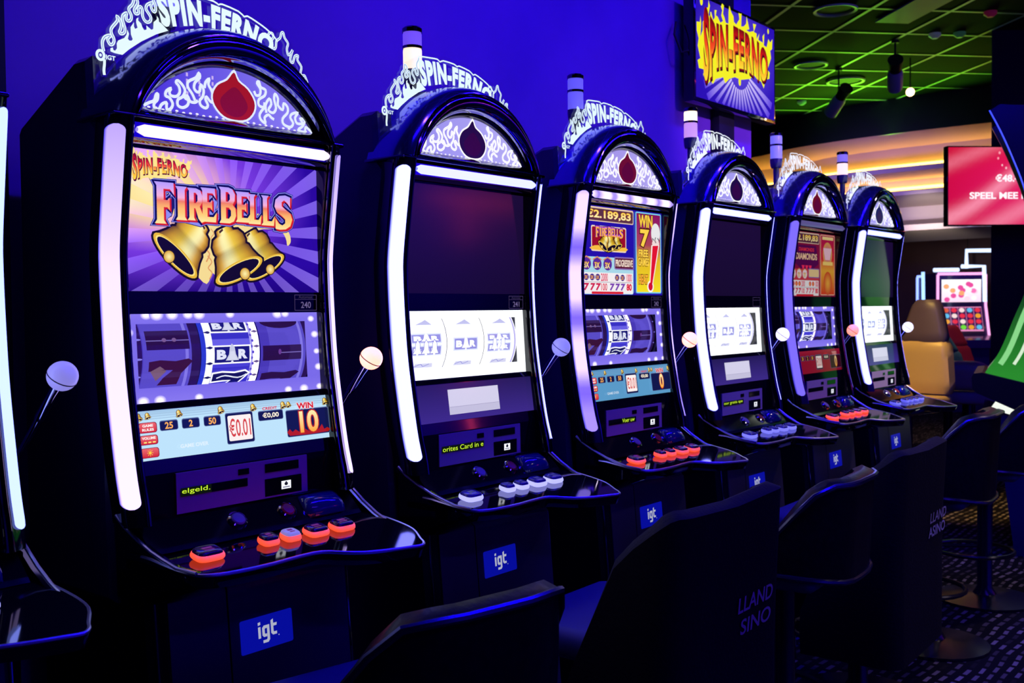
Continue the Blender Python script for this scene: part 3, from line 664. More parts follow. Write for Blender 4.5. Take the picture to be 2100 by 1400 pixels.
def igt_letters(A, cx, cz, h, col):
    """the lower-case three-letter maker's mark"""
    s = h/100; P = lambda x, z: (cx+(x-50)*s, cz+(z-50)*s); t = 15
    A.hold = True
    A.poly([P(0, 22), P(t, 22), P(t, 78), P(0, 78)], col); A.poly([P(0, 86), P(t, 88), P(t, 102), P(0, 100)], col)
    # g : bowl and tail
    A.poly([P(24, 34), P(32, 24), P(52, 24), P(52, 38), P(42, 38), P(39, 42), P(39, 62), P(43, 65), P(53, 65), P(53, 14), P(49, 9), P(27, 9), P(27, -5), P(58, -5), P(68, 6), P(68, 80), P(34, 80), P(24, 70)], col)
    # t
    A.poly([P(77, 34), P(87, 23), P(112, 23), P(112, 37), P(95, 37), P(92, 41), P(92, 66), P(112, 66), P(114, 80), P(92, 80), P(92, 102), P(77, 96)], col)
    A.hold = False; A.l += 1

def slot_machine(k, st):
    root = thing('slot_machine', st['label'], 'slot machine', (.72*k+.522, 1.73, 0), 0, 'arched slot machines in a row along the wall')
    # pedestal
    py = lambda z: -.046-.085*(.80-z)
    b = MB()
    prof = [(-.232, .0), (-.225, -.0)]
    rings = []
    for z in (0.0, .80):
        y = py(z); rings.append([(-.240, .36, z), (-.240, y+.03, z), (-.215, y, z), (.215, y, z), (.240, y+.03, z), (.240, .36, z)])
    b.loft(rings); ped = b.build('pedestal', PSIDE, root, smooth=0)
    for z0, z1, x0, x1 in ((.05, .79, -.212, -.087), (.05, .79, -.083, .212)):
        b = MB(); b.loft([[(x0, py(z)-.0008, z), (x1, py(z)-.0008, z), (x1, py(z)-.004, z), (x0, py(z)-.004, z)] for z in (z0, z1)]); b.build('front_panel', PED, ped, smooth=0)
    for s in (-1, 1): MB().tube([(s*.2285, py(.03)+.012, .03), (s*.2285, py(.79)+.012, .79)], .0035, 8).build('edge_trim', CHROME, ped)
    A = Art(); z0 = .686; A.rrect(-.062, .064, z0-.033, z0+.033, .004, H('0a14c8')); igt_letters(A, .0, z0+.001, .040, H('dfe4ff', 1.0))
    A.ell(.029, z0-.013, .0012, .0012, H('dfe4ff'))
    A.build('badge', image_mat('badge_lit', .25, st.get('badge', .55)), lambda u, v, l: (u, py(v)-.0055-l*1e-4, v), root)
    # cabinet
    b = MB(); side = [(.05, .78), (.385, .78), (.385, 1.690), (.372, 1.706), (.150, 1.803), (.098, 1.803), (.092, 1.69), (.06, 1.66), (.06, 1.1), (.06, .95)]
    ch = .010; ins = grow(side, -ch)
    for q in (-1, 1): b.loft([[(q*.262, *p) for p in ins], [(q*(.262-ch), *p) for p in side], [(q*.246, *p) for p in side]])
    core = [(.205, .78), (.384, .78), (.384, 1.688), (.371, 1.704), (.150, 1.801), (.10, 1.801), (.10, 1.70), (.205, 1.66)]
    b.loft([[(x, *p) for p in core] for x in (-.250, .250)])
    b.build('cabinet', BODY, root, smooth=30)
    # side rails, light strips
    for s in (-1, 1):
        xo = 0 if s < 0 else -.012
        b = MB(); rings = []
        for z in ZR:
            y = ry(z); rings.append([(s*x+xo, y+q, z) for x, q in ((.234, .075), (.234, .006), (.238, -.010), (.246, -.016), (.252, -.0118), (.2645, -.0062), (.2735, .0015), (.2765, .0065), (.2775, .013), (.270, .022), (.264, .03), (.264, .075))])
        b.loft(rings); b.build('side_rail', GLOSS, root, smooth=50)
        for x, q, r in ((.2385, -.0115, .0028), (.2665, .034, .0020)): MB().tube([(s*x+xo, ry(z)+q, z) for z in ZR], r, 6).build('rail_trim', DCHROME, root)
        CSX = [(0, .2530), (.4, .2655), (.75, .2755), (.88, .2785), (1, .2805)]; CSQ = [(0, -.0140), (.4, -.0085), (.75, .0005), (.88, .0050), (1, .0115)]
        col, kk = st['strip']; A = Art(); NS = 8
        pat = st.get('strip_pattern')
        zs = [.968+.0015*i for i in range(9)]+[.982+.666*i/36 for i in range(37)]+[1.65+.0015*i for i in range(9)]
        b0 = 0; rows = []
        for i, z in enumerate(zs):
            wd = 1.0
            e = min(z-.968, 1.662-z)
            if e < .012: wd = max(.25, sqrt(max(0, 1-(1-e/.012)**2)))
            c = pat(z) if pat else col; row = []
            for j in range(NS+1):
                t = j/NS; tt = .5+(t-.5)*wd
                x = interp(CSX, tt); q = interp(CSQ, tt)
                row.append(len(A.v)); A.v.append((s*x+xo, z, ry(z)+q)); A.c.append(tuple(v*kk for v in c) if j < NS else (.04*kk, .03*kk, .75*kk))  # outermost edge coloured blue: the strip's glow halo is painted into it
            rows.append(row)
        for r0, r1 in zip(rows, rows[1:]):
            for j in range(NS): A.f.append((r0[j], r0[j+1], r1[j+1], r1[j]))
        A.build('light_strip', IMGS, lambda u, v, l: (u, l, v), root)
    # header lamp bar with its chrome bezel
    b = MB(); b.loft([[(x, .034, 1.636), (x, .004, 1.636), (x, -.006, 1.643), (x, -.006, 1.671), (x, .004, 1.678), (x, .034, 1.680)] for x in (-.234, .234)]); b.build('header_bezel', COVEM, root)
    A = Art(); hc, hk = st['header']; hp = st.get('header_pattern'); n = 30
    for i in range(n+1):
        u = -.226+.454*i/n; e = min(u+.226, .228-u); h = .011*(1 if e > .008 else max(.45, sqrt(max(0, 1-(1-e/.008)**2))))
        c = hp(u) if hp else hc
        for j in range(6):
            t = j/5; A.v.append((u, 1.657-h+2*h*t, -.0065-.005*sin(pi*t))); A.c.append(tuple(v*hk for v in c))
    for i in range(n):
        for j in range(5): a = i*6+j; A.f.append((a, a+6, a+7, a+1))
    A.build('header_lamp', IMGS, lambda u, v, l: (u, l, v), root)
    # hood
    b = MB(); B0 = 1.685
    b.loft([arc(.236, .180, B0, -.012), arc(.248, .189, B0, -.004), arc(.257, .197, B0, .012), arc(.264, .203, B0, .035), arc(.268, .206, B0, .07), arc(.268, .206, B0, .120), arc(.02, .02, B0, .121)], False, False)
    b.build('hood', HOODM, root, smooth=60)
    b = MB(); b.loft([arc(.235, .179, B0, -.012), arc(.2335, .172, B0, -.0185), arc(.231, .162, B0, -.022), arc(.227, .149, B0+.003, -.0215), arc(.223, .136, B0+.006, -.015), arc(.2195, .126, B0+.010, -.003), arc(.2175, .1195, B0+.0125, .010)], False, False)
    b.build('hood_cove', COVEM, root, smooth=60)
    b = MB(); b.loft([arc(.2185, .1205, B0+.0115, .016), arc(.217, .118, B0+.013, .006), arc(.206, .1055, B0+.019, .012), arc(.204, .104, B0+.019, .022)], False, False)
    b.build('lunette_frame', GLOSS, root, smooth=60)
    b = MB(); b.tube(arc(.2355, .1795, B0, -.0135), .0035, 8); b.build('hood_trim', CHROME, root)
    b = MB(); b.box(-.276, .262, -.016, .121, 1.678, 1.686, bev=.003)
    b.loft([[(x, .022, 1.704), (x, .010, 1.7035), (x, -.012, 1.690), (x, -.016, 1.684), (x, .022, 1.684)] for x in (-.228, .228)])
    b.build('hood_sill', DCHROME, root)
    # lunette picture
    A = Art(); L = [(p[0], p[2]) for p in arc(.206, .1045, 1.704, 0, 30)]; lb = st['lunette']
    A.poly(L, lambda u, v: mixc(lb[0], lb[1], .5+u/.35), cu=[-.15, -.1, -.05, 0, .05, .1, .15])
    for i in range(26):
        x = -.185+.37*i/25; A.ell(x, 1.7075+.001*sin(i*2.1), .0035, .002, H('f0ecff'))
    if k == 1:
        for x in (-.103, -.076, -.046):
            for j in range(5 if x < -.05 else 3):
                z = 1.787-.012*j-abs(x)*.05; A.rect(x-.0022, x+.0022, z-.004, z+.003, H('c8b0f0'))
    fl = st['flame']
    for path in LUN: A.ribbon(mm(path), .0058, fl)
    if lb[2]:
        for path in LUN: A.ribbon(mm(path), .0016, mixc(lb[0], fl, .45))
    # dark red flame-drop emblem
    E_ = [(.004, 1.7085), (-.022, 1.713), (-.042, 1.731), (-.046, 1.752), (-.034, 1.772), (-.012, 1.785), (.004, 1.803), (.014, 1.787), (.036, 1.774), (.052, 1.752), (.050, 1.731), (.032, 1.713)]
    A.poly(spline(grow(E_, .004), 3, True), fl); A.poly(spline(E_, 3, True), st['emblem'])
    A.poly(spline([(.004, 1.714), (-.020, 1.722), (-.030, 1.742), (-.016, 1.760), (.006, 1.774), (.026, 1.758), (.036, 1.738), (.024, 1.720)], 3, True), mixc(st['emblem'], (.05, 0, .05), .45))
    A.build('lunette_picture', IMG, flat(.0205), root)
    # topper
    b = MB(); outer = [(-.2430, 1.764), (-.2495, 1.80), (-.2460, 1.838), (-.222, 1.868), (-.202, 1.900), (-.178, 1.928), (-.145, 1.945), (-.125, 1.955), (-.05, 1.960), (.02, 1.957), (.07, 1.951), (.12, 1.940), (.155, 1.932), (.178, 1.930), (.205, 1.895), (.220, 1.885), (.236, 1.850), (.243, 1.826)]
    inner = [(p[0], p[2]) for p in arc(.262, .2015, B0, 0, 60) if p[2] > 1.757]
    inner = [p for p in inner if p[1] > (1.757 if p[0] < 0 else 1.800)]
    b.prism([p for p in outer]+inner, .078, .084)
    top = b.build('topper_sign', ACRYL, root, smooth=0)
    A = Art(); wc = st['topper']; lc = tuple(v*.9 for v in wc)
    A.poly(mm(TOP_FILL), wc)
    A.ribbon(mm(TOP_LINE), .0062, wc, sm=3); A.ribbon(mm(TOP_RIGHT), .0058, wc, sm=3)
    A.ribbon(mm(TOP_LINE), .0012, H('5a68c8'), sm=3); A.ribbon(mm(TOP_RIGHT), .0012, H('5a68c8'), sm=3)
    A.ribbon([(-.2398, 1.795), (-.2400, 1.786), (-.2413, 1.775), (-.2405, 1.766)], .0055, wc)
    A.ribbon([(-.2474+.0072*cos(a), 1.8015+.0085*sin(a)) for a in [2*pi*i/20 for i in range(20)]], .0052, wc, closed=True, sm=0)
    A.ell(-.2474, 1.8015, .0026, .003, wc)
    A.text('IGT', -.2368, -.2175, 1.7955, 1.8045, wc, off=.03, base=.03)
    bt = [(-.125, 1.8800), (-.10, 1.8845), (-.05, 1.896), (0, 1.900), (.05, 1.897), (.10, 1.887), (.15, 1.867)]
    tt = [(-.125, 1.944), (-.10, 1.9475), (-.05, 1.951), (0, 1.949), (.05, 1.943), (.10, 1.929), (.15, 1.904)]
    def tw(u, v):
        x = -.126+.272*u; return (x+.018*(v-.5)*(x/.14), interp(bt, x)+(interp(tt, x)-interp(bt, x))*v)
    A.text('SPIN-FERNO', 0, 1, 0, 1, wc, off=.06, base=.06, warp=tw, cuts=4, ucut=24, sp=1.16)
    A.ribbon([(-.132, 1.948), (-.122, 1.953), (-.09, 1.9555), (-.062, 1.957), (-.052, 1.952), (-.040, 1.957), (.0, 1.9555), (.012, 1.951), (.02, 1.954), (.06, 1.948), (.074, 1.940), (.082, 1.943), (.105, 1.936), (.13, 1.926), (.150, 1.914), (.158, 1.905)], .0036, wc, sm=2)
    A.build('lit_engraving', image_mat('edge_lit_engraving', .3, 1.0, sample=True), flat(.0772), top)
    # signal lamp
    b = MB(); c = (-.052, .175); b.lathe([(.0, 1.70), (.0125, 1.70), (.0125, 1.915), (.0, 1.915)], (c[0], c[1], 0)); b.lathe([(.0, 1.905), (.021, 1.908), (.024, 1.916), (.026, 1.936), (.0255, 1.946), (.0, 1.946)], (c[0], c[1], 0))
    sl = b.build('signal_lamp', BODY, root)
    u_, l_ = st['signal']
    b = MB(); b.lathe([(.0235, 1.946), (.0245, 1.95), (.0245, 1.996), (.0235, 2.0)], (*c, 0)); b.build('lower_lens', mat('lens_%d_%s' % (k, 'a'), (.4, .4, .6), .3, emit=l_, es=1), sl)
    b = MB(); b.lathe([(.0235, 2.007), (.0245, 2.01), (.0245, 2.038), (.0235, 2.042)], (*c, 0)); b.build('upper_lens', mat('lens_%d_%s' % (k, 'b'), (.4, .4, .6), .3, emit=u_, es=1), sl)
    b = MB(); b.lathe([(.0, 2.0), (.026, 2.0), (.026, 2.007), (.0, 2.007)], (*c, 0)); b.build('lamp_collar', DCHROME, sl); b = MB(); b.lathe([(.0, 2.042), (.0262, 2.042), (.0262, 2.052), (.022, 2.056), (.0, 2.056)], (*c, 0)); b.build('lamp_cap', DCHROME, sl)
    # face panels (above and below the reel window)
    b = MB()
    for zs in ([1.322, 1.34, 1.36, 1.5, 1.64, 1.68], [.935, .945, 1.02, 1.046, 1.140, 1.150]):
        b.loft([[(-.240, gy(z), z), (.240, gy(z), z), (.240, gy(z)+.02, z), (-.240, gy(z)+.02, z)] for z in zs])
    b.build('face_panel', GLOSS, root, smooth=0)
    A = Art(); st['screen'](A); A.build('upper_screen', IMG if k != 5 else image_mat('screen_image_dim', .12, .55), flat(.0312), root)
    if st.get('number') is not None:
        A = Art(); c = H('50406e'); X0, X1, Z0, Z1 = .157, .217, 1.324, 1.358
        for r in ((X0, X1, Z0, Z0+.001), (X0, X1, Z1-.001, Z1), (X0, X0+.001, Z0, Z1), (X1-.001, X1, Z0, Z1), (X0, X1, 1.3475, 1.3482)): A.rect(*r, c)
        if st['number']:
            A.text('Automaat', .168, .206, 1.350, 1.3565, H('3a3054'), off=.0, base=.0); A.text(st['number'], .174, .201, 1.329, 1.343, H('6a5c8c'), off=.01, base=.01)
        A.build('number_label', IMG, flat(.0313), root)
    # reel window
    b = MB()
    b.box(-.242, .232, .030, .20, 1.320, 1.3235); b.box(-.242, .232, .022, .20, 1.1485, 1.152); b.box(-.242, -.2385, .03, .20, 1.15, 1.322); b.box(.2285, .232, .03, .20, 1.15, 1.322)
    win = b.build('reel_window', GLOSS, root, smooth=0)
    reel_mask(st['reels']).build('reel_mask', image_mat('reel_mask_' + st['reels'], .5, st.get('mask', 1.0), spec=.1), lambda u, v, l: (u, .0275+.0585*(v-1.152)-l*Art.EPS, v), win)
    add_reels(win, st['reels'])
    b = MB(); b.loft([[(-.238, .0225+.0585*(z-1.152), z), (.2285, .0225+.0585*(z-1.152), z)] for z in (1.152, 1.3205)], False, False); b.build('window_pane', GLASS, win, smooth=0)
    # credit display
    cm = st['credit']; credit_art(cm, root).build('credit_display', IMG if k != 5 else image_mat('screen_image_dim'), lambda u, v, l: (u, gy(v)-.0008-l*Art.EPS, v), root)
    # card reader
    b = MB(); b.loft([[(-.161, gy(z)-.0005, z), (.152, gy(z)-.0005, z), (.152, gy(z)-.004, z), (-.161, gy(z)-.004, z)] for z in (.9395, 1.0175)]); cr = b.build('card_reader', mat('card_panel_grey', (.62, .40, .46), .45), root, smooth=0)
    yc = -.008
    for nm, x0, x1, z0, z1 in (('card_slot', .043, .129, .992, 1.010), ('button_plate', .042, .136, .943, .979), ('maker_plate', -.022, .004, .9955, 1.0075), ('message_window', -.150, .0, .9715, .9880)):
        MB().box(x0, x1, yc-.0005, yc+.003, z0, z1, bev=.0006).build(nm, GLOSS, cr, smooth=0)
    A = Art(); msg, mx0, mx1 = st['message']
    if msg:
        A.rect(mx0-.003, mx1+.003, .972, .988, H('0c1406')); A.text(msg, mx0, mx1, .9745, .9865, H('c8f030', 1.2), off=.0, base=.0)
        A.build('message_display', IMG, flat(yc-.0009), cr)
    A = Art(); A.rect(.083, .1075, .953, .970, H('f2f4ff', 1.1)); A.ell(.0952, .9635, .0045, .0035, H('1a1a2a')); A.rect(.0938, .0966, .965, .9685, H('1a1a2a')); A.rect(.0865, .1045, .9555, .958, H('8a8aa0'))
    A.build('service_button', IMG, flat(yc-.0009), cr)
    # coin panel between face and deck
    b = MB(); P = [(-.002, .936), (-.012, .934), (-.058, .893), (-.066, .885), (.0, .875)]
    b.loft([[(x, *p) for p in P] for x in (-.248, .252)]); cp = b.build('coin_panel', GLOSS, root, smooth=0)
    nrm = Vector((0, -.041, .046)).normalized(); mid = lambda x, t: Vector((x, -.012-.046*t, .934-.041*t))
    for x in (-.046, .075): MB().lathe([(.0, .0), (.020, .0), (.020, .004), (.0165, .006), (.0155, .004), (.0, .004)], mid(x, .52), nrm).build('button_ring', CHROME, cp)
    for x, c, nm in ((-.046, (.30, .22, .30), 'pale_cap'), (.075, (.45, .02, .03), 'red_cap')):
        b = MB(); b.lathe([(.0, .002), (.0145, .002), (.0145, .006), (.012, .008), (.0, .0085)], mid(x, .52), nrm); o = b.build('round_button', mat('round_' + nm, c, .25), cp)
    # bill acceptor
    b = MB(); rings = []
    for t, hh, ww in ((.05, .004, .046), (.25, .014, .048), (.55, .018, .050), (.8, .015, .050), (1.0, .004, .048)):
        c0 = mid(.165, t); rings.append([c0+Vector((x*ww, 0, 0))+nrm*h for x, h in ((-1, -.003), (-.95, hh*.6), (-.7, hh), (0, hh*1.08), (.7, hh), (.95, hh*.6), (1, -.003))])
    b.loft(rings); b.box(.128, .202, -.062, -.04, .896, .9005); b.build('bill_acceptor', mat('bill_blue', (.01, .02, .16), .12, coat=.5), root, smooth=60)
    # deck
    b = MB(); dk = spline(DECK, 3); n = len(dk)
    up = [(x, y, dz(y)) for x, y in dk]; md = [(x*1.004, y-.003, dz(y)-.008) for x, y in dk]; lo = [(x*.995, y+.004, dz(y)-.028) for x, y in dk]
    und = [(max(-.236, min(.236, x*.95)), max(-.06, y*.35), .79) for x, y in dk]
    b.loft([up, md, lo, und], True, False); b.f.append(tuple(range(n))); b.m.append(0)
    tri_n = len(b.v)
    deck = b.build('button_deck', GLOSS, root, smooth=45)
    b = MB(); b.tube([(x*1.003, y-.002, dz(y)-.003) for x, y in dk if y < -.03], .0038, 8); b.build('deck_trim', EDGE, deck)
    A = Art(); A.rrect(-.03, -.018, .8135, .8165, .001, H('e8eaff', 1.4)); A.rrect(-.0, .006, .8135, .8165, .001, H('c0c0ff', .8)) if k > 1 else None
    A.build('deck_light', IMG, lambda u, v, l: (u+.03, -.112, v+.012), deck)
    # cheeks
    for s, cur in ((-1, [(.03, .95), (.008, .931), (-.028, .911), (-.068, .893), (-.099, .883), (-.133, .872), (-.17, .866)]), (1, [(.03, .965), (-.015, .931), (-.052, .905), (-.09, .883), (-.125, .868), (-.15, .862)])):
        b = MB(); xs = [.264, .260, .256, .252, .249, .243, .228] if s < 0 else [.268, .270, .271, .273, .275, .280, .284]
        low = [(.03, .80), (.0, .80), (-.03, .80), (-.06, .81), (-.09, .825), (-.12, .835), (-.15, .84)]
        b.loft([[(s*x, *c), (s*(x-.012), c[0], c[1]), (s*(x-.012), *l), (s*x, *l)] for x, c, l in zip(xs, cur, low)]); b.build('side_cheek', GLOSS, root, smooth=40)
        b = MB(); b.tube([(s*x, *c) for x, c in zip(xs, cur)], .0036, 8); b.build('cheek_trim', EDGE, root)
    # push buttons
    bc, ck = st['buttons']
    bm_ = mat('button_glow_%d' % k, (.3, .3, .3), .3, emit=bc, es=1.0); cm_ = mat('button_cap_%d' % k, ck, .15, coat=.5)
    for i, (x, y, w2, d2) in enumerate(((-.168, -.116, .030, .021), (-.030, -.113, .0195, .017), (.021, -.115, .0195, .017), (.083, -.117, .026, .020), (.150, -.118, .027, .020))):
        def rr(s_, h):
            pts = []
            for a in range(24):
                t = 2*pi*a/24; cx = abs(cos(t))**.55*math.copysign(1, cos(t)); cy = abs(sin(t))**.55*math.copysign(1, sin(t))
                yy = y+d2*s_*cy; pts.append((x+w2*s_*cx, yy, dz(yy)+h))
            return pts
        b = MB(); b.loft([rr(.92, .0), rr(1.0, .003), rr(1.0, .007), rr(.93, .011)]); pb = b.build('push_button', bm_, root, smooth=60)
        b = MB(); b.loft([rr(.90, .0105), rr(.86, .0145), rr(.74, .0165), rr(.3, .017)]); cap = b.build('button_cap', cm_ if i != 2 or k != 1 else mat('button_cap_pale', (.3, .3, .6), .2, emit=(.4, .35, .8), es=.5), pb, smooth=60)
        A = Art()
        for q in ((-.35, .1), (.05, .35)) if i in (0, 3, 4) else ((-.3, .3),):
            A.rect(x+w2*q[0], x+w2*q[1], y-.001, y+.006, st.get('legend', H('6a2a80'))); A.rect(x+w2*q[0], x+w2*q[1], y-.008, y-.004, st.get('legend', H('6a2a80')))
        A.build('legend', IMG, lambda u, v, l: (u, v, dz(v)+.0172+l*1e-5), pb)
    # lever
    b = MB(); pv = Vector((.30, .135, 1.02)); bl = Vector((.347, 0, 1.214)); d = (bl-pv)
    b.tube([pv, pv+d*.60], [.0065, .0065], 12); b.tube([pv+d*.60, pv+d*.64, pv+d*.84, bl-d.normalized()*.022], [.0085, .0095, .0085, .0095], 12)
    b.lathe([(.0, .0), (.03, .0), (.03, .03), (.022, .04), (.0, .04)], (.262, .135, 1.02), (1, 0, 0))
    lev = b.build('lever', CHROME, root)
    b = MB(); b.sphere(bl, .0262, 0, 28, d); o = b.build('ball_knob', mat('knob_%d' % k, (.5, .5, .6), .28, emit=st['ball'], es=1.0), lev)
    b = MB(); ax = d.normalized(); b.lathe([(.0265, -.0035), (.0266, -.0025), (.0265, -.0015)], bl, ax, 28); b.build('knob_seam', mat('seam_dark', (.05, .02, .05), .5), lev)
    return root

CYW = (.80, .97, 1.0)
WHT = (1.1, 1.15, 6.0)     # bright cool LED: clips to white, spills blue
PNK = (1.0, .80, 2.6)
def pat1(z):
    t = (z-.968)/.694
    return mixc((1.05, .85, 2.2), (.55, .40, 1.5), max(0, (t-.62)/.38)) if t > .62 else mixc((1.3, .95, 2.2), (1.05, .85, 2.2), t/.62)
def pat3(z):
    t = (z-.968)/.694; q = .5+.5*sin(t*21+1.2)
    return mixc((.26, .16, 1.1), (1.2, .9, 3.5), min(1, q*1.6)*(.25 if t < .16 else 1))
def hpat3(u): return mixc((.35, .22, .9), (1.2, 1.0, 2.0), min(1, 1.7*(.5+.5*sin(u*75+.6))))
REDB, WB = ((1.6, .10, .03), (.10, .012, .05)), ((.55, .55, 1.5), (.10, .10, .26))
LUNP = (H('4a34dc'), H('8a7cf2'), False); LUNW = (H('9a90ee'), H('b4acf4'), True)
OFFS, ONS = H('5a52d8'), (1.3, .85, .62)
STATES = {
 0: dict(label='slot machine cut off by the left edge of the picture, only its right flank showing', strip=((.75, .95, 3.5), 1.0), header=(WHT, .9), ball=H('8e88e0', .85), buttons=WB, screen=screen_off, reels='white', credit='off', message=('', 0, 0), lunette=LUNW, flame=H('ffffff', 1.2), emblem=H('24104a'), topper=CYW, signal=(OFFS, OFFS)),
 1: dict(label='slot machine in front with three golden bells on its lit upper screen', strip=(PNK, 1.0), strip_pattern=pat1, header=((1.3, 1.0, 1.6), 1.0), ball=(2.6, .86, .55), buttons=REDB, screen=screen_bells, reels='game', credit='pale', message=('elgeld.', -.150, -.088), lunette=LUNP, flame=H('dfe8ff', 1.05), emblem=H('a01424'), topper=CYW, number='240', signal=(OFFS, OFFS)),
 2: dict(label='slot machine with dark upper screen and white reels, second complete one from the left', strip=(WHT, .9), header=(WHT, .8), ball=H('8a88e4', .9), buttons=WB, screen=screen_off, reels='white', credit='off', message=('orites Card in e', -.150, .0), lunette=LUNW, flame=H('ffffff', 1.2), emblem=H('240c46'), topper=CYW, number='241', signal=(H('6a48e0'), (1.4, .95, .62)), legend=H('3a3a90')),
 3: dict(label='slot machine with blue pay table and tall yellow thermometer panel on its upper screen', strip=(WHT, .9), strip_pattern=pat3, header=(PNK, 1.0), header_pattern=hpat3, ball=(2.6, .86, .55), buttons=REDB, screen=screen_paytable, reels='game', mask=1.6, credit='blue', message=('Voer uw', -.078, -.010), lunette=(H('a090e8'), H('b0a4f0'), True), flame=H('ffffff', 1.15), emblem=H('6a0c34'), topper=CYW, number='242', signal=(H('5a52d8'), H('5a52d8'))),
 4: dict(label='slot machine with dark upper screen standing fourth in view, below the hanging flame sign', strip=(WHT, .9), header=(WHT, .9), ball=(1.3, 1.2, 1.9), buttons=((.22, .22, 1.2), (.06, .06, .22)), screen=screen_off, reels='white', credit='off', message=('oor gratis spe', -.150, -.01), lunette=LUNW, flame=H('ffffff', 1.2), emblem=H('200c46'), topper=(.92, .98, 1.1), number='', signal=((1.5, 1.1, .75), H('c890d0')), legend=H('3a3a90')),
 5: dict(label='slot machine with red pay table on its dim upper screen, second from the far end', strip=((.28, .20, 1.3), .8), header=((.10, .08, .25), 1.0), ball=(1.5, .42, .22), buttons=REDB, screen=lambda A: screen_paytable(A, True), reels='game', credit='red', message=('', 0, 0), lunette=LUNW, flame=H('ffffff', 1.2), emblem=H('6a0c24'), topper=(.92, .96, 1.1), signal=(H('6a68d8'), H('6a68d8'))),
 6: dict(label='slot machine with dark upper screen at the far right end of the row', strip=(WHT, .9), header=(WHT, .9), ball=(1.3, 1.25, 1.8), buttons=((.12, .12, .9), (.05, .05, .2)), screen=screen_off, reels='white', credit='off', message=('', 0, 0), lunette=LUNW, flame=H('ffffff', 1.2), emblem=H('1a1060'), topper=(.92, .98, 1.1), signal=(H('7a68c8'), (1.3, .85, .8)), legend=H('2a2a90')),
}
for k in range(7): slot_machine(k, STATES[k])

# ------------------------------------------------------------------ the room
def plane_obj(name, vs, fs, m, label=None, smooth=0):
    o = MB().add(vs, fs).build(name, m, smooth=smooth); o['kind'] = 'structure'; return o
def floor_mat():
    m = mat('carpet', (.01, .01, .02), .9, spec=.1); nt = m.node_tree; b = nt.nodes['Principled BSDF']
    tc = nt.nodes.new('ShaderNodeTexCoord'); ns = nt.nodes.new('ShaderNodeTexNoise'); ns.inputs['Scale'].default_value = 1.6
    nt.links.new(tc.outputs['Object'], ns.inputs['Vector'])
    mx = nt.nodes.new('ShaderNodeMix'); mx.data_type = 'VECTOR'; mx.inputs[0].default_value = .12
    nt.links.new(tc.outputs['Object'], mx.inputs[4]); nt.links.new(ns.outputs['Color'], mx.inputs[5])
    br = nt.nodes.new('ShaderNodeTexBrick'); br.inputs['Scale'].default_value = 9; br.inputs['Mortar Size'].default_value = .035; br.offset = .5
    br.inputs['Mortar Smooth'].default_value = .0; br.inputs['Brick Width'].default_value = .62; br.inputs['Row Height'].default_value = .32
    br.inputs['Color1'].default_value = (.30, .25, .27, 1); br.inputs['Color2'].default_value = (.004, .004, .008, 1); br.inputs['Mortar'].default_value = (.006, .005, .012, 1); br.inputs['Bias'].default_value = .0
    br.inputs['Mortar Size'].default_value = .10
    nt.links.new(mx.outputs[1], br.inputs['Vector']); nt.links.new(br.outputs['Color'], b.inputs['Base Color']); return m
plane_obj('floor', [(-4, -6, 0), (16, -6, 0), (16, 9, 0), (-4, 9, 0)], [(0, 1, 2, 3)], floor_mat())
WALLM = noisy('violet_wall_paint', (.24, .06, .50), (.29, .08, .56), 3, .75)
DARK = mat('matt_black', (.006, .006, .010), .7)
o = MB().box(.99, 4.432, 2.20, 2.32, 0, 3.42).build('wall_back', WALLM, smooth=0); o['kind'] = 'structure'
o = MB().box(-2.0, .985, 2.17, 2.32, 0, 3.42).build('wall_left', DARK, smooth=0); o['kind'] = 'structure'
# ceiling: black tiles above a light grid
o = MB().box(-4, 16, -6, 9, 3.425, 3.5).build('ceiling', mat('black_ceiling_tile', (.018, .022, .018), .95, spec=.1), smooth=0); o['kind'] = 'structure'
ang = radians(39.59+8.26)            # grid direction along the aisle, measured from the row
d1 = Vector((cos(ang-radians(0)), sin(ang), 0)); 
def grid():
    yaw = radians(50.41-8.26); a = Vector((sin(yaw), cos(yaw), 0)); c = Vector((cos(yaw), -sin(yaw), 0)); b = MB()
    o0 = Vector((8.02, 2.62, 0))
    hw = .014
    for i in range(-14, 15):
        p = o0+c*(.6*i)
        q0, q1 = p-a*7, p+a*6
        b.add([(*(q0-c*hw).xy, 3.418), (*(q0+c*hw).xy, 3.418), (*(q1+c*hw).xy, 3.418), (*(q1-c*hw).xy, 3.418)], [(0, 1, 2, 3)])
    for i in range(-11, 10):
        p = o0+a*(.6*i+.13); q0, q1 = p-c*8, p+c*8
        b.add([(*(q0-a*hw).xy, 3.4182), (*(q0+a*hw).xy, 3.4182), (*(q1+a*hw).xy, 3.4182), (*(q1-a*hw).xy, 3.4182)], [(0, 1, 2, 3)])
    o = b.build('trim_1', mat('grid_white', (.75, .78, .72), .5), smooth=0); o['kind'] = 'structure'
grid()
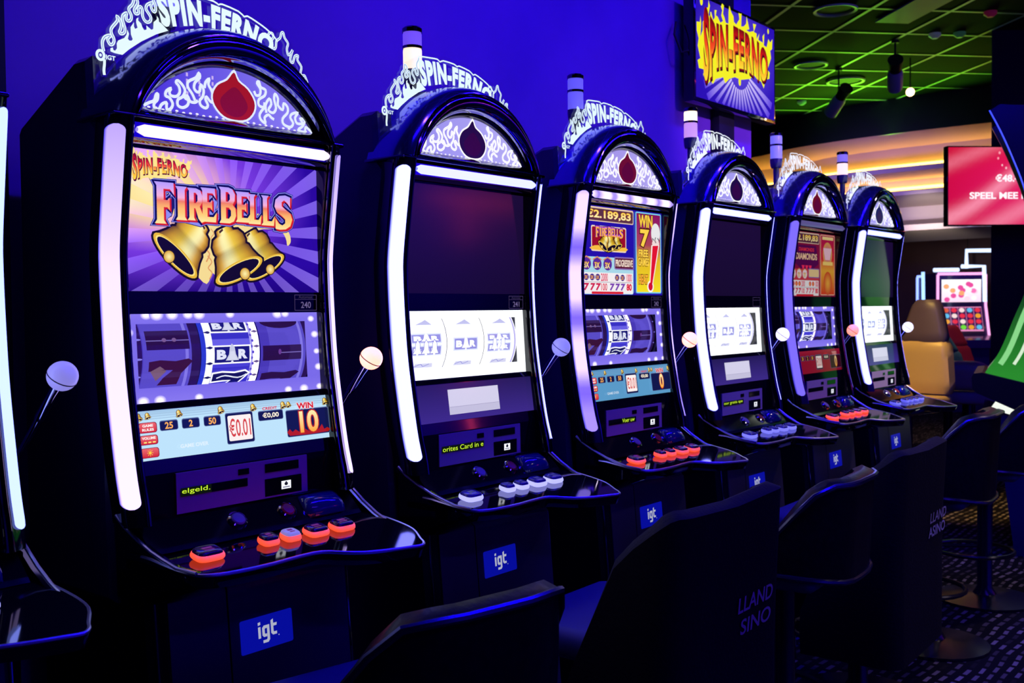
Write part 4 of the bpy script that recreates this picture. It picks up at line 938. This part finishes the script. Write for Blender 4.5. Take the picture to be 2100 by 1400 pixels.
# curved bulkhead with coves at the end of the room (plan curve seen from the hall)
BP = [(11.25, 6.6), (11.05, 5.45), (10.72, 4.75), (10.55, 3.7), (10.58, 2.5), (10.8, 1.2), (11.3, -.2)]
BP = spline(BP, 5)
def band(off0, z0, off1, z1):
    """surface swept along the curve between two offsets/heights"""
    rows = [[], []]
    for i, p in enumerate(BP):
        a = Vector(BP[max(0, i-1)]); c = Vector(BP[min(len(BP)-1, i+1)]); t = (c-a).normalized(); n = Vector((-t.y, t.x))
        if n.x < 0: n = -n
        for r, (o_, z) in zip(rows, ((off0, z0), (off1, z1))): q = Vector(p)+n*o_; r.append((q.x, q.y, z))
    return rows
def sweep(name, segs, m):
    b = MB()
    for s in segs: b.loft(band(*s), False, False)
    o = b.build(name, m, smooth=60); o['kind'] = 'structure'; return o
sweep('trim_2', [(0, 3.42, 0, 3.07)], DARK)
CREAM = noisy('cream_plaster', (.55, .46, .36), (.6, .5, .4), 2, .8)
sweep('trim_3', [(0, 3.07, .55, 3.0), (.55, 3.0, .55, 2.80), (.55, 2.80, .10, 2.74), (.10, 2.74, .10, 2.69), (.10, 2.69, .62, 2.66), (.62, 2.66, .62, 2.56), (.62, 2.56, .18, 2.50), (.18, 2.50, .18, 2.46), (.18, 2.46, .9, 2.40), (.9, 2.40, .9, 2.26), (.9, 2.26, .3, 2.16), (.3, 2.16, .3, 2.10), (.3, 2.10, 1.2, 2.04)], CREAM)
for z, of, nm in ((2.80, .50, 'upper'), (2.565, .56, 'lower')):
    b = MB(); r = band(of, z, of, z)[0]; b.tube(r, .018, 8)
    tag(b.build('cove_light', glow('cove_amber', (1.0, .50, .07), 11.0)), 'amber light tube glowing in the %s cove of the curved bulkhead' % nm, 'cove light', 'amber cove lights')
lamp('bulkhead_lamp', 'SPOT', (9.7, 3.3, 2.0), (10.95, 3.42, 2.22), 110, (1.0, .86, .82), .1, spot=36, blend=.9)
lamp('violet_bulkhead_lamp', 'SPOT', (9.3, 4.2, 2.2), (11.0, 3.9, 2.25), 90, (.30, .16, 1.0), .1, spot=95, blend=.9)
o = MB().box(14.8, 14.9, -5.9, 8.9, 0, 3.42).build('wall_far', noisy('brown_wall', (.10, .06, .07), (.13, .08, .09), 2, .8), smooth=0); o['kind'] = 'structure'
o = MB().box(-4, 16, 8.9, 9, 0, 3.42).build('wall_rear', DARK, smooth=0); o['kind'] = 'structure'
o = MB().box(-4, 16, -6, -5.9, 0, 3.42).build('wall_front', WALLM, smooth=0); o['kind'] = 'structure'
o = MB().box(-4, -3.9, -6, 9, 0, 3.42).build('wall_side', DARK, smooth=0); o['kind'] = 'structure'
CF = Vector((.7707, .6372)); CR = Vector((.6372, -.7707))        # hall axes: along the view over the hall and across it
def at(px, depth):
    """plan point at this distance down the hall, px across it"""
    return CF*depth+CR*((px-1050)/2100*depth)

# ceiling things
def ring(p, r, em):
    t = thing('downlight', 'round recessed ceiling downlight with a %s ring' % em[1], 'ceiling light', (*p, 3.41), group='recessed downlights')
    t['label'] = em[2]
    MB().lathe([(r*.86, -.008), (r, -.012), (r*1.03, .0), (r*.86, .006), (r*.86, -.008)], seg=32, caps=False).build('trim_ring', em[0], t)
    MB().lathe([(0, .004), (r*.78, .004), (r*.78, .002), (0, .002)], seg=32).build('lens', DARK, t)
rw = mat('ring_white', (.7, .75, .7), .4)
ring((7.08, 2.866), .15, (rw, '', 'round recessed downlight with pale ring in the ceiling nearest the camera'))
ring((8.543, 3.676), .14, (rw, '', 'round recessed downlight with dim ring behind the hanging flame sign'))
ring((9.364, 3.694), .17, (rw, '', 'round recessed downlight with bright green lit ring above the small spotlight'))
t = tag(MB().box(-.30, .30, -.13, .13, -.012, .0).build('air_vent', mat('vent_grey', (.5, .5, .52), .6), None, (7.475, 2.457, 3.417), (0, 0, radians(47.8)), smooth=0), 'grey rectangular air vent in the black ceiling', 'air vent')
def spotlight(p, drop, rz, label):
    t = thing('spotlight', label, 'spotlight', (*p, 3.418), rz, 'spotlights hanging from the ceiling grid')
    MB().lathe([(0, 0), (.03, 0), (.03, -.02), (0, -.02)]).build('base', DARK, t)
    MB().tube([(0, 0, -.01), (0, 0, -drop)], .008).build('rod', DARK, t)
    b = MB(); b.tube([(-.15, 0, -drop-.10), (.0, 0, -drop-.02), (.03, 0, -drop)], [.06, .06, .05], 14); b.build('head', mat('lamp_housing', (.55, .48, .75), .5), t)
    b = MB(); b.tube([(.03, 0, -drop), (.14, 0, -drop+.06)], [.045, .06], 14); b.build('rear_cap', DARK, t)
spotlight((8.25, 2.852), .24, radians(200), 'dark spotlight on a long rod in the ceiling, right of the two')
spotlight((8.866, 3.559), .26, radians(230), 'dark spotlight on a long rod below the green lit ring')
o = tag(MB().sphere((0, 0, 0), .035).build('lit_bulb', glow('warm_bulb', (1.0, .55, .25), 8), None, (8.9, 2.95, 2.93+.2)), 'small glowing warm lamp under the green ceiling', 'lamp')
MB().tube([(0, 0, .02), (0, 0, .288)], .006).build('cord', DARK, o)
for p, l, c in (((7.896, 2.055), 'small red lit detector at the upper right of the ceiling', (.6, .03, .12)), ((10.0, 4.40), 'small pale detector on the far green ceiling', (.3, .6, .3)), ((8.237, 2.545), 'small white sprinkler left of a pair on the dark ceiling', (.4, .5, .5)), ((8.337, 2.391), 'small green sprinkler right of a pair on the dark ceiling', (.1, .4, .15))):
    tag(MB().lathe([(0, .0), (.045, .0), (.045, -.02), (.02, -.04), (0, -.04)], (0, 0, 0)).build('ceiling_detector', mat('det_%d' % int(p[0]*100), c, .5, emit=c, es=.06), None, (*p, 3.418)), l, 'detector', 'detectors on the ceiling')

# hanging flame sign on its black post
t = thing('sign_screen', 'lit screen with fiery red lettering hung on a black post before the violet wall', 'sign', (4.11, 2.1, 2.395))
MB().box(-.378, .378, .004, .055, -.225, .222, bev=.004).build('housing', GLOSS, t)
A = Art(); x0, x1, z0, z1 = -.365, .365, -.208, .208
n, m = 16, 12
for j in range(m+1):
    for i in range(n+1):
        u, v = x0+(x1-x0)*i/n, z0+(z1-z0)*j/m; d = math.hypot(u/.42, (v-.03)/.24)
        A.v.append((u, v, 0)); A.c.append(mixc(H('6a50e8'), H('2a10b4'), d))
for j in range(m):
    for i in range(n): a = j*(n+1)+i; A.f.append((a, a+1, a+n+2, a+n+1))
A.l = 1; A.hold = True
for k in range(15):
    a = radians(-158+136*k/14); w_ = radians(3.0); 
    P = [(.02+.10*cos(a-w_), -.02+.10*sin(a-w_)), (.02+.10*cos(a+w_), -.02+.10*sin(a+w_))]
    L_ = min(.19/max(.2, abs(sin(a))), .34); P += [(.02+L_*cos(a+w_), -.02+L_*sin(a+w_)), (.02+L_*cos(a-w_), -.02+L_*sin(a-w_))]
    b0 = len(A.v)
    for p, c in zip(P, (H('d8c8ff'), H('d8c8ff'), H('5a3ae0'), H('5a3ae0'))): A.v.append((p[0], max(z0, p[1]), A.l)); A.c.append(c)
    A.f.append((b0, b0+1, b0+2, b0+3))
A.hold = False; A.l += 1
spin_logo(A, 1.0, 1.0, 0, 0)
A.build('picture', IMG, flat(.0035), t)
MB().box(-.070, .070, .055, .095, -2.395, 1.02, bev=.003).build('post', DARK, t)
MB().sphere((.262, -.002, -.2165), .005).build('power_light', glow('power_led', (1.0, .8, .5), 2), t)
MB().tube([(-.378, .03, -.02), (-.41, .045, -.03), (-.44, .06, .04), (-.40, .075, .1)], .005).build('cable', DARK, t)

# chairs -------------------------------------------------------------
LEATH = noisy('black_leatherette', (.008, .008, .012), (.012, .012, .018), 60, .34, bump=.1, spec=.16)
CLOTH = noisy('black_cover_cloth', (.006, .006, .010), (.010, .010, .014), 120, .75, bump=.15, spec=.25)
def uplan(hw, yb, yf, r, n=6):
    """left front, round the back, to right front"""
    P = [(-hw, yf+(yb+r-yf)*k/n) for k in range(n)]
    P += [(-hw+r-r*cos(a), yb+r-r*sin(a)) for a in [pi/2*k/5 for k in range(6)]]
    P += [(-hw+r+(2*hw-2*r)*k/n, yb) for k in range(1, n)]
    P += [(hw-r+r*sin(a), yb+r-r*cos(a)) for a in [pi/2*k/5 for k in range(6)]]
    P += [(hw, yb+r+(yf-yb-r)*k/n) for k in range(1, n+1)]
    return P
def casino_chair(x, y, rz, cover, label, text=None, hb=.885, fl=.15, group='chairs in front of the slot machines'):
    t = thing('casino_chair', label, 'chair', (x, y, 0), rz, group)
    hw, yb = (.255 if cover else .235), -.215
    plan = uplan(hw, yb, .10 if cover else .06, .055 if cover else .17)
    inn = uplan(hw-.05, yb+.055, .10 if cover else .06, .035 if cover else .12)
    arcl = {}; acc = [0]
    for a_, b_ in zip(plan, plan[1:]): acc.append(acc[-1]+math.hypot(b_[0]-a_[0], b_[1]-a_[1]))
    for p_, l_ in zip(plan, acc): arcl[p_] = abs(l_-acc[-1]/2)
    def topz(p):
        d = max(0, p[1]-yb-.015)
        if cover: return hb+.01*min(1, abs(p[0])/hw)-(.8*d if d < .12 else .096+2.4*(d-.12))
        e = max(0, arcl[p]-fl); q = min(1, e/.24)
        return hb-.20*q*q*(3-2*q)-.05*max(0, e-.26)
    def flare(z): return 1.0
    b = MB(); low = .20 if cover else .585
    def row(P, f): return [(p[0], p[1], 0) for p in P]
    R = []
    for k in range(7):
        f = k/6; ring_ = []
        for p, q in zip(plan, inn):
            zt = topz(p); zl = low if cover else low+.03*(abs(p[0])/hw)**2
            z = zl+(zt-.012-zl)*f; lean = -.06*max(0, z-.6)
            ring_.append((p[0]*(1+.02*sin(pi*f)), p[1]+lean, z))
        R.append(ring_)
    tp = [((p[0]+q[0])/2, (p[1]+q[1])/2-.06*max(0, topz(p)-.6), topz(p)) for p, q in zip(plan, inn)]; R.append(tp)
    for k in range(5):
        f = 1-k/4; ring_ = []
        for p, q in zip(plan, inn):
            zt = topz(p)-.012; zl = .60; z = zl+(zt-zl)*f if zt > zl else zt
            ring_.append((q[0], q[1]-.06*max(0, z-.6), z))
        R.append(ring_)
    b.loft(R, False, False); n = len(plan)
    for e in (0, n-1): b.f.append(tuple(i*n+e for i in range(len(R)))); b.m.append(0)
    if not cover:
        b.f.append(tuple(range(n))+tuple((len(R)-1)*n+i for i in reversed(range(n)))) if False else None
    back = b.build('backrest', CLOTH if cover else LEATH, t, smooth=50)
    if not cover:
        b = MB(); b.tube([(p[0]*1.005, p[1]-.004, p[2]-.004) for p in R[6]], .008, 8); b.tube([(p[0], p[1]-.002, p[2]) for p in R[0][6:-6]], .008, 8)
        b.build('piping', mat('piping_gloss', (.10, .10, .16), .26, .8), t)
    b = MB(); b.box(-.205, .205, -.16, .255, .565, .635, bev=.03, seg=4); b.build('seat', mat('seat_leather', (.06, .055, .24), .5), t, smooth=60)
    b = MB(); b.lathe([(0, .0), (.21, .0), (.21, .012), (.05, .03), (.032, .06), (.032, .565), (0, .565)], seg=28); b.build('pedestal_base', mat('chair_steel', (.08, .08, .10), .25, .8), t)
    b = MB(); pts = [(.17*cos(a), .05+.17*sin(a), .22) for a in [2*pi*k/24 for k in range(25)]]; b.tube(pts, .009, 8); b.tube([(0, .22, .22), (0, 0, .24)], .008); b.build('footrest', mat('chair_steel'), t)
    if text:
        A = Art(); g = (.8, .74, .8)
        for s, x0, x1, z0, z1 in text: A.text(s, x0, x1, z0, z1, g, off=.015, base=.015, shear=.08)
        A.build('lettering', print_mat('silver_print', .5), lambda u, v, l: (u, yb-.0045-.06*max(0, v-.6)-.0, v), t)
    return t
casino_chair(1.283, 1.29, radians(-10), False, 'black chair with shiny piped back in front of the machine showing golden bells', hb=.856, fl=.145)
casino_chair(1.945, 1.232, radians(1), True, 'tall chair in a black cover with cut off white lettering, nearest of the covered ones', (('LLAND', .015, .185, .668, .702), ('SINO', .03, .18, .618, .652)), hb=.915)
casino_chair(2.72, 1.255, radians(4), False, 'black chair with piped back between the two covered chairs', hb=.868, fl=.175)
casino_chair(3.375, 1.29, radians(2), True, 'tall chair in a black cover with white lettering farther from the camera', (('LLAND', .05, .235, .606, .640), ('ASINO', .035, .225, .560, .594)), hb=.868)
casino_chair(4.09, 1.27, radians(4), False, 'dark chair with piped back just left of the curved screen machine', hb=.925, fl=.19)
casino_chair(4.86, 1.28, radians(6), False, 'dark chair at the right edge of the picture beside the curved screen machine', hb=.90, fl=.17)

# red neon tubes on the wall behind the camera (they show as reflections in the dark screens)
NEON_RED = glow('neon_red', (1.0, .05, .12), 9.0)
b = MB(); b.tube([(9.7, -5.86, 2.83), (11.6, -5.86, 2.83)], .022, 8); b.build('trim_4', NEON_RED)['kind'] = 'structure'
b = MB(); b.tube([(10.4, -5.86, 2.80), (10.4, -5.86, 2.25)], .022, 8); b.build('trim_5', NEON_RED)['kind'] = 'structure'

# ------------------------------------------------------------------ far end of the hall
RZ = -radians(50.4147)               # turns a thing to face back along the hall
o = MB().prism([(3.695, 7.9), (4.40, 7.9), (4.55, 8.4), (3.935, 8.4)], 0, 3.42, 'z').build('trim_6', DARK, None, rot=(0, 0, RZ), smooth=0); o['kind'] = 'structure'
p = CF*7.5+CR*3.685
t = thing('wall_screen', 'red lit screen with white Dutch wording on the dark pillar', 'screen', (p.x, p.y, 2.187), RZ+radians(4))
MB().box(-.515, .515, .004, .06, -.29, .29, bev=.004).build('housing', GLOSS, t)
MB().box(-.1, .1, .06, .40, -.1, .1).build('bracket', DARK, t)
A = Art(); n, m = 24, 14
for j in range(m+1):
    for i in range(n+1):
        u, v = -.505+1.01*i/n, -.28+.56*j/m
        s_ = math.exp(-((v-.02-.35*(u+.2)-.15*sin(3*u))/.06)**2)+.7*math.exp(-((v+.30-.5*(u+.2))/.07)**2)+.5*math.exp(-((v-.22-.4*(u+.35))/.05)**2)
        A.v.append((u, v, 0)); A.c.append(mixc(mixc(H('d00c38'), H('f0205a'), (u+.5)), H('ff9ab0'), min(1, .8*s_)))
for j in range(m):
    for i in range(n): a = j*(n+1)+i; A.f.append((a, a+1, a+n+2, a+n+1))
A.l = 1
wt = H('fff0f4', 1.15)
A.text('SPEEL MEE EN M', -.345, .23, -.095, -.045, wt, off=.03, base=.03); A.text('€48.46', -.15, .07, .03, .085, wt, off=.03, base=.03)
for x, z, r, c in ((-.055, .25, .02, 'ffd84a'), (-.03, .20, .022, 'ffb030'), (.01, .24, .02, 'ffe060'), (.02, .17, .022, 'ffc030'), (-.12, .24, .008, 'ffa0b0'), (-.13, .20, .007, 'ffa0b0'), (-.10, .15, .006, 'ffc0c8'), (-.07, .13, .007, 'ffc0c8')): A.ell(x, z, r, r*1.3, H(c))
A.build('picture', IMG, flat(.0035), t)

def neon_machine(px, depth, rz, label, tube, tk, content, w_=.62):
    q = CF*depth+CR*((px-1050)/2100*depth)
    t = thing('slot_machine', label, 'slot machine', (q.x, q.y, 0), RZ+rz, 'neon edged slot machines at the far end of the hall')
    h = w_/2
    MB().loft([[(-h, y, z), (h, y, z), (h, .5, z), (-h, .5, z)] for y, z in ((.02, 0), (.02, .78), (-.22, .80), (-.22, .90), (.0, .96), (.10, 1.30), (.10, 1.72))]).build('cabinet', BODY, t, smooth=20)
    A = Art(); fx = h-.07
    if content == 'pink':
        A.rect(-fx, fx, 1.36, 1.64, lambda u, v: mixc(H('ffd8f0', 1.1), H('ffffff', 1.2), (v-1.36)/.28)); r_ = random.Random(3)
        for _ in range(16): x, z = r_.uniform(-fx+.04, fx-.04), r_.uniform(1.39, 1.6); A.ell(x, z, .035, .03, H(r_.choice(['ff7ac0', 'ffffff', 'ffb070', 'f050a0', 'ffe0f0'])))
    else: A.rect(-fx, fx, 1.36, 1.64, lambda u, v: mixc(H('3a0a40'), H('a01840'), (u+fx)/(2*fx)))
    A.build('upper_screen', IMG, flat(.098), t)
    A = Art()
    A.rect(-fx, fx, 1.0, 1.30, H('f090c8') if content == 'pink' else H('2a1060')); r_ = random.Random(7)
    if content == 'pink':
        for i in range(5):
            x = -fx+.05+(2*fx-.1)*i/4; A.rect(x-.045, x+.045, 1.02, 1.29, H('3a1450'))
            for j in range(4): A.ell(x, 1.05+.07*j, .034, .028, H(r_.choice(['e8304a', 'f0a030', '70e040', '60c0f0', 'ffe0e0', 'e05020'])))
    A.build('reel_screen', IMG, lambda u, v, l: (u, .015+(v-1.0)*.29-.004-l*1e-4, v), t)
    m_ = glow('neon_%s' % tube[1], tube[0], tk)
    for s in (-1, 1): MB().tube([(s*(h-.02), -.03, .93), (s*(h-.02), .085, 1.32), (s*(h-.02), .085, 1.70)], .016, 8).build('neon_edge', m_, t)
    MB().tube([(-h+.02, .085, 1.71), (h-.02, .085, 1.71)], .016, 8).build('neon_edge', m_, t)
    return t
W_ = ((.95, .98, 1.3), 'white'); PK = ((1.3, .5, 1.0), 'pink'); BL = ((.5, .75, 2.2), 'blue')
neon_machine(1978, 12.6, radians(-3), 'small distant slot machine with bright pink screen and pink neon edges', PK, 1.1, 'pink')
t2 = neon_machine(1899, 13.5, radians(-62), 'small distant slot machine with blue white neon edges left of the pink one', BL, 1.0, 'dark', .46)
q = CF*12.9
def frame(name, label, pts, r, m_, dep):
    P = [CF*dep+CR*((px-1050)/2100*dep) for px, z in pts]
    return tag(MB().tube([(p.x, p.y, z) for p, (px, z) in zip(P, pts)], r, 8).build(name, m_), label, 'neon light', 'neon tubes above the distant machines')
NW = glow('neon_tube_white', (.8, 1.0, 1.5), 1.2)
frame('neon_tube', 'tall bent white neon tube above the distant pink machine', [(1982, 1.80), (1982, 2.03), (2050, 2.03)], .026, NW, 13.35)
for px in (1984, 2048):
    hp_ = CF*13.35+CR*((px-1050)/2100*13.35); MB().tube([(hp_.x, hp_.y, 2.04), (hp_.x, hp_.y, 3.43)], .006, 6).build('hanger', DARK, COL.objects['neon_tube'])
frame('neon_tube', 'short white neon tube bending down at the right of the distant pink machine', [(1972, 1.78), (2018, 1.78), (2020, 1.36)], .024, NW, 12.15)
frame('neon_tube', 'level white neon tube between the two distant machines', [(1915, 1.74), (1934, 1.74), (1966, 1.74)], .024, NW, 12.15)
frame('neon_tube', 'upright blue white neon tube at the left of the distant machines', [(1893, 1.72), (1894, 1.30)], .020, glow('neon_tube_blue', (.5, .9, 1.8), 1.2), 12.2)
post = CF*12.24+CR*((1893.5-1050)/2100*12.24); MB().tube([(post.x, post.y, 0), (post.x, post.y, 1.6)], .02, 8).build('post', DARK, COL.objects['neon_tube.003'])

def lounge_chair(px, depth, rz, label, back_m, low_m, seat_m, top=1.08, w_=.46, sz=.66):
    q = CF*depth+CR*((px-1050)/2100*depth)
    t = thing('lounge_chair', label, 'chair', (q.x, q.y, 0), RZ+rz, 'chairs farther down the hall')
    def slab(z0, z1, f, y0, y1, m_, nm):
        b = MB(); rings = []
        for k in range(9):
            z = z0+(z1-z0)*k/8; hw = f(k/8)*w_/2; e = .018 if k in (0, 8) else 0; yo = .10*(z-sz)/(top-sz)
            rings.append([(-hw+e, y0+yo+.02+e, z), (-hw*.8, y0+yo+e, z), (0, y0+yo+e*.5, z), (hw*.8, y0+yo+e, z), (hw-e, y0+yo+.02+e, z), (hw-e, y1+yo-.02-e, z), (hw*.8, y1+yo-e, z), (-hw*.8, y1+yo-e, z), (-hw+e, y1+yo-.02-e, z)])
        b.loft(rings); return b.build(nm, m_, t, smooth=60)
    zm = sz+.07+(top-sz)*.42
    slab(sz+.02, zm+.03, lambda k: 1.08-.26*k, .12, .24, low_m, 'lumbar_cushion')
    slab(zm+.01, top, lambda k: .82-.40*k-.25*max(0, k-.8), .12, .22, back_m, 'backrest')
    b = MB(); b.box(-w_/2, w_/2, -.24, .22, sz-.08, sz+.01, bev=.03, seg=4); b.build('seat', seat_m, t, smooth=60)
    b = MB(); b.lathe([(0, 0), (.22, 0), (.22, .012), (.04, .03), (.035, sz-.07), (0, sz-.07)], seg=24); b.build('pedestal_base', mat('chair_steel'), t)
    return t
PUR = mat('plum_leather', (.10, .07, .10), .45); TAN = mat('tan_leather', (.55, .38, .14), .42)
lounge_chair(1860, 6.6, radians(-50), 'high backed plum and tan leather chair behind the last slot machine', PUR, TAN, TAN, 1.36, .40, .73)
lounge_chair(1945, 8.6, radians(0), 'low backed teal chair far behind the tan chair', mat('teal_fabric', (.03, .16, .22), .7), mat('teal_fabric'), mat('teal_fabric'), 1.08, .46)
lounge_chair(1992, 9.2, radians(25), 'red leather chair far off below the pink screen', mat('red_leather', (.35, .02, .05), .45), mat('red_leather'), mat('peach_leather', (.5, .28, .18), .5), 1.14, .50)
lounge_chair(1985, 7.4, radians(150), 'chair with mauve seat in the aisle right of the tan chair', mat('mauve_leather', (.28, .18, .30), .5), mat('mauve_leather'), mat('mauve_leather'), .93, .48, .70)

# curved screen machine at the right edge, its concave screen turned to the left
K = 1.317
p = CF*4.1*K+CR*1.95*K
t = thing('curved_screen_machine', 'tall machine with concave green lit screen and blue edge light at the right edge', 'slot machine', (p.x, p.y, 0), RZ-radians(26))
Q = lambda L: [(x*K, max(0, 1.32+(z-1.32)*K) if z > .01 else 0) for x, z in L]
# local y runs away from the camera, local x to the right; the near flank is at y = 0 and the screen is turned left
X = lambda L: Q([((x-1.95)/1.107, z) for x, z in L])
EDGE_ = spline(X([(1.911, 2.096), (1.956, 2.009), (1.999, 1.912), (2.048, 1.785), (2.085, 1.64), (2.088, 1.50), (2.052, 1.368), (2.011, 1.271), (1.953, 1.134), (1.895, 1.049)]), 4)
n = len(EDGE_); SCR = [(x+.005+.065*(1-i/(n-1)), z) for i, (x, z) in enumerate(EDGE_)]
UP = [p_ for p_ in EDGE_ if p_[1] > 1.555]
for y0, y1 in ((0, .03), (.60, .63)):
    b = MB(); b.prism(UP+Q([(.16, 1.40), (.20, 1.20), (.36, 1.16), (.37, 1.75), (.25, 2.0), (.12, 2.10), (.0, 2.118)]), y0, y1); b.build('side_panel', PSIDE, t, smooth=0)
b = MB(); b.tube([(x-.002, -.002, z) for x, z in UP], .0035, 8); b.build('edge_light', glow('blue_edge', (.03, .06, 1.0), 1.6), t)
A = Art(); gl = grad([(0, H('0a3a10')), (.15, H('2a8a30')), (.35, H('6ac86a')), (.6, H('1a5a24')), (1, H('0a1c14'))])
b0 = 0
for i, (x, z) in enumerate(SCR):
    for j in range(9): v_ = j/8; A.v.append((x, z, .02+.59*v_)); A.c.append(tuple(q_*1.0 for q_ in mixc(gl((z-.96)/1.38), H('e8f0e0'), .6*math.exp(-((v_-.35-.3*(z-1.0))/.10)**2)+.5*math.exp(-((v_-.75)/.08)**2))))
for i in range(n-1):
    for j in range(8): a = i*9+j; A.f.append((a, a+1, a+10, a+9))
A.build('curved_screen', IMG, lambda u, v, l: (u, l, v), t)
A = Art(); LO = [p_ for p_ in EDGE_ if p_[1] < 1.42]; zl, zh = LO[-1][1], LO[0][1]
A.poly(LO+Q([(.02, 1.02), (.36, .95), (.36, 1.40)]), lambda u, v: mixc(H('2a8a2c'), H('123c1c'), (v-zl)/(zh-zl)), cv=[1.1, 1.2, 1.3], cu=[.0, .1, .2])
for dx, w_2, c in ((.03, .020, '8ad88a'), (.075, .012, 'd8f0d0'), (.115, .008, 'e8c8a0'), (.15, .02, '3a7a4a'), (.19, .012, 'b07a50'), (.22, .01, 'e8ece0')): A.ribbon([(x+dx*K*(1.1-.3*(z-zl)), z) for x, z in LO[2:-2]], w_2*K, H(c), sm=0)
A.build('lower_screen', IMG, lambda u, v, l: (u, -.012-l*1e-4, v), t)
b = MB(); b.prism(Q([(.335, 1.75), (.25, 2.0), (.13, 2.105), (.0, 2.120), (.10, 1.98), (.17, 1.8), (.20, 1.6), (.19, 1.35), (.12, 1.1), (.10, .98), (.35, .95)]), .03, .60); b.build('rear_shell', mat('bronze_shell', (.22, .16, .12), .4), t, smooth=0)
b = MB(); b.prism(Q([(-.098, 1.030), (-.090, 1.046), (-.06, 1.050), (.10, 1.010), (.35, .95), (.35, .84), (.10, .885), (-.08, .968), (-.096, .985)]), -.05, .68); b.build('arm_rest', mat('rest_black', (.01, .01, .01), .45), t, smooth=0)
A = Art(); A.poly(Q([(-.03, .905), (.3, .80), (.3, .87), (-.01, .935)]), H('eef4e8', 1.1))
A.build('lit_strip', IMG, lambda u, v, l: (u, -.012-l*1e-4, v), t)
b = MB(); b.prism(Q([(-.06, .90), (.35, .80), (.40, .0), (.06, 0), (-.0, .80)]), -.01, .63); b.build('base', BODY, t, smooth=0)
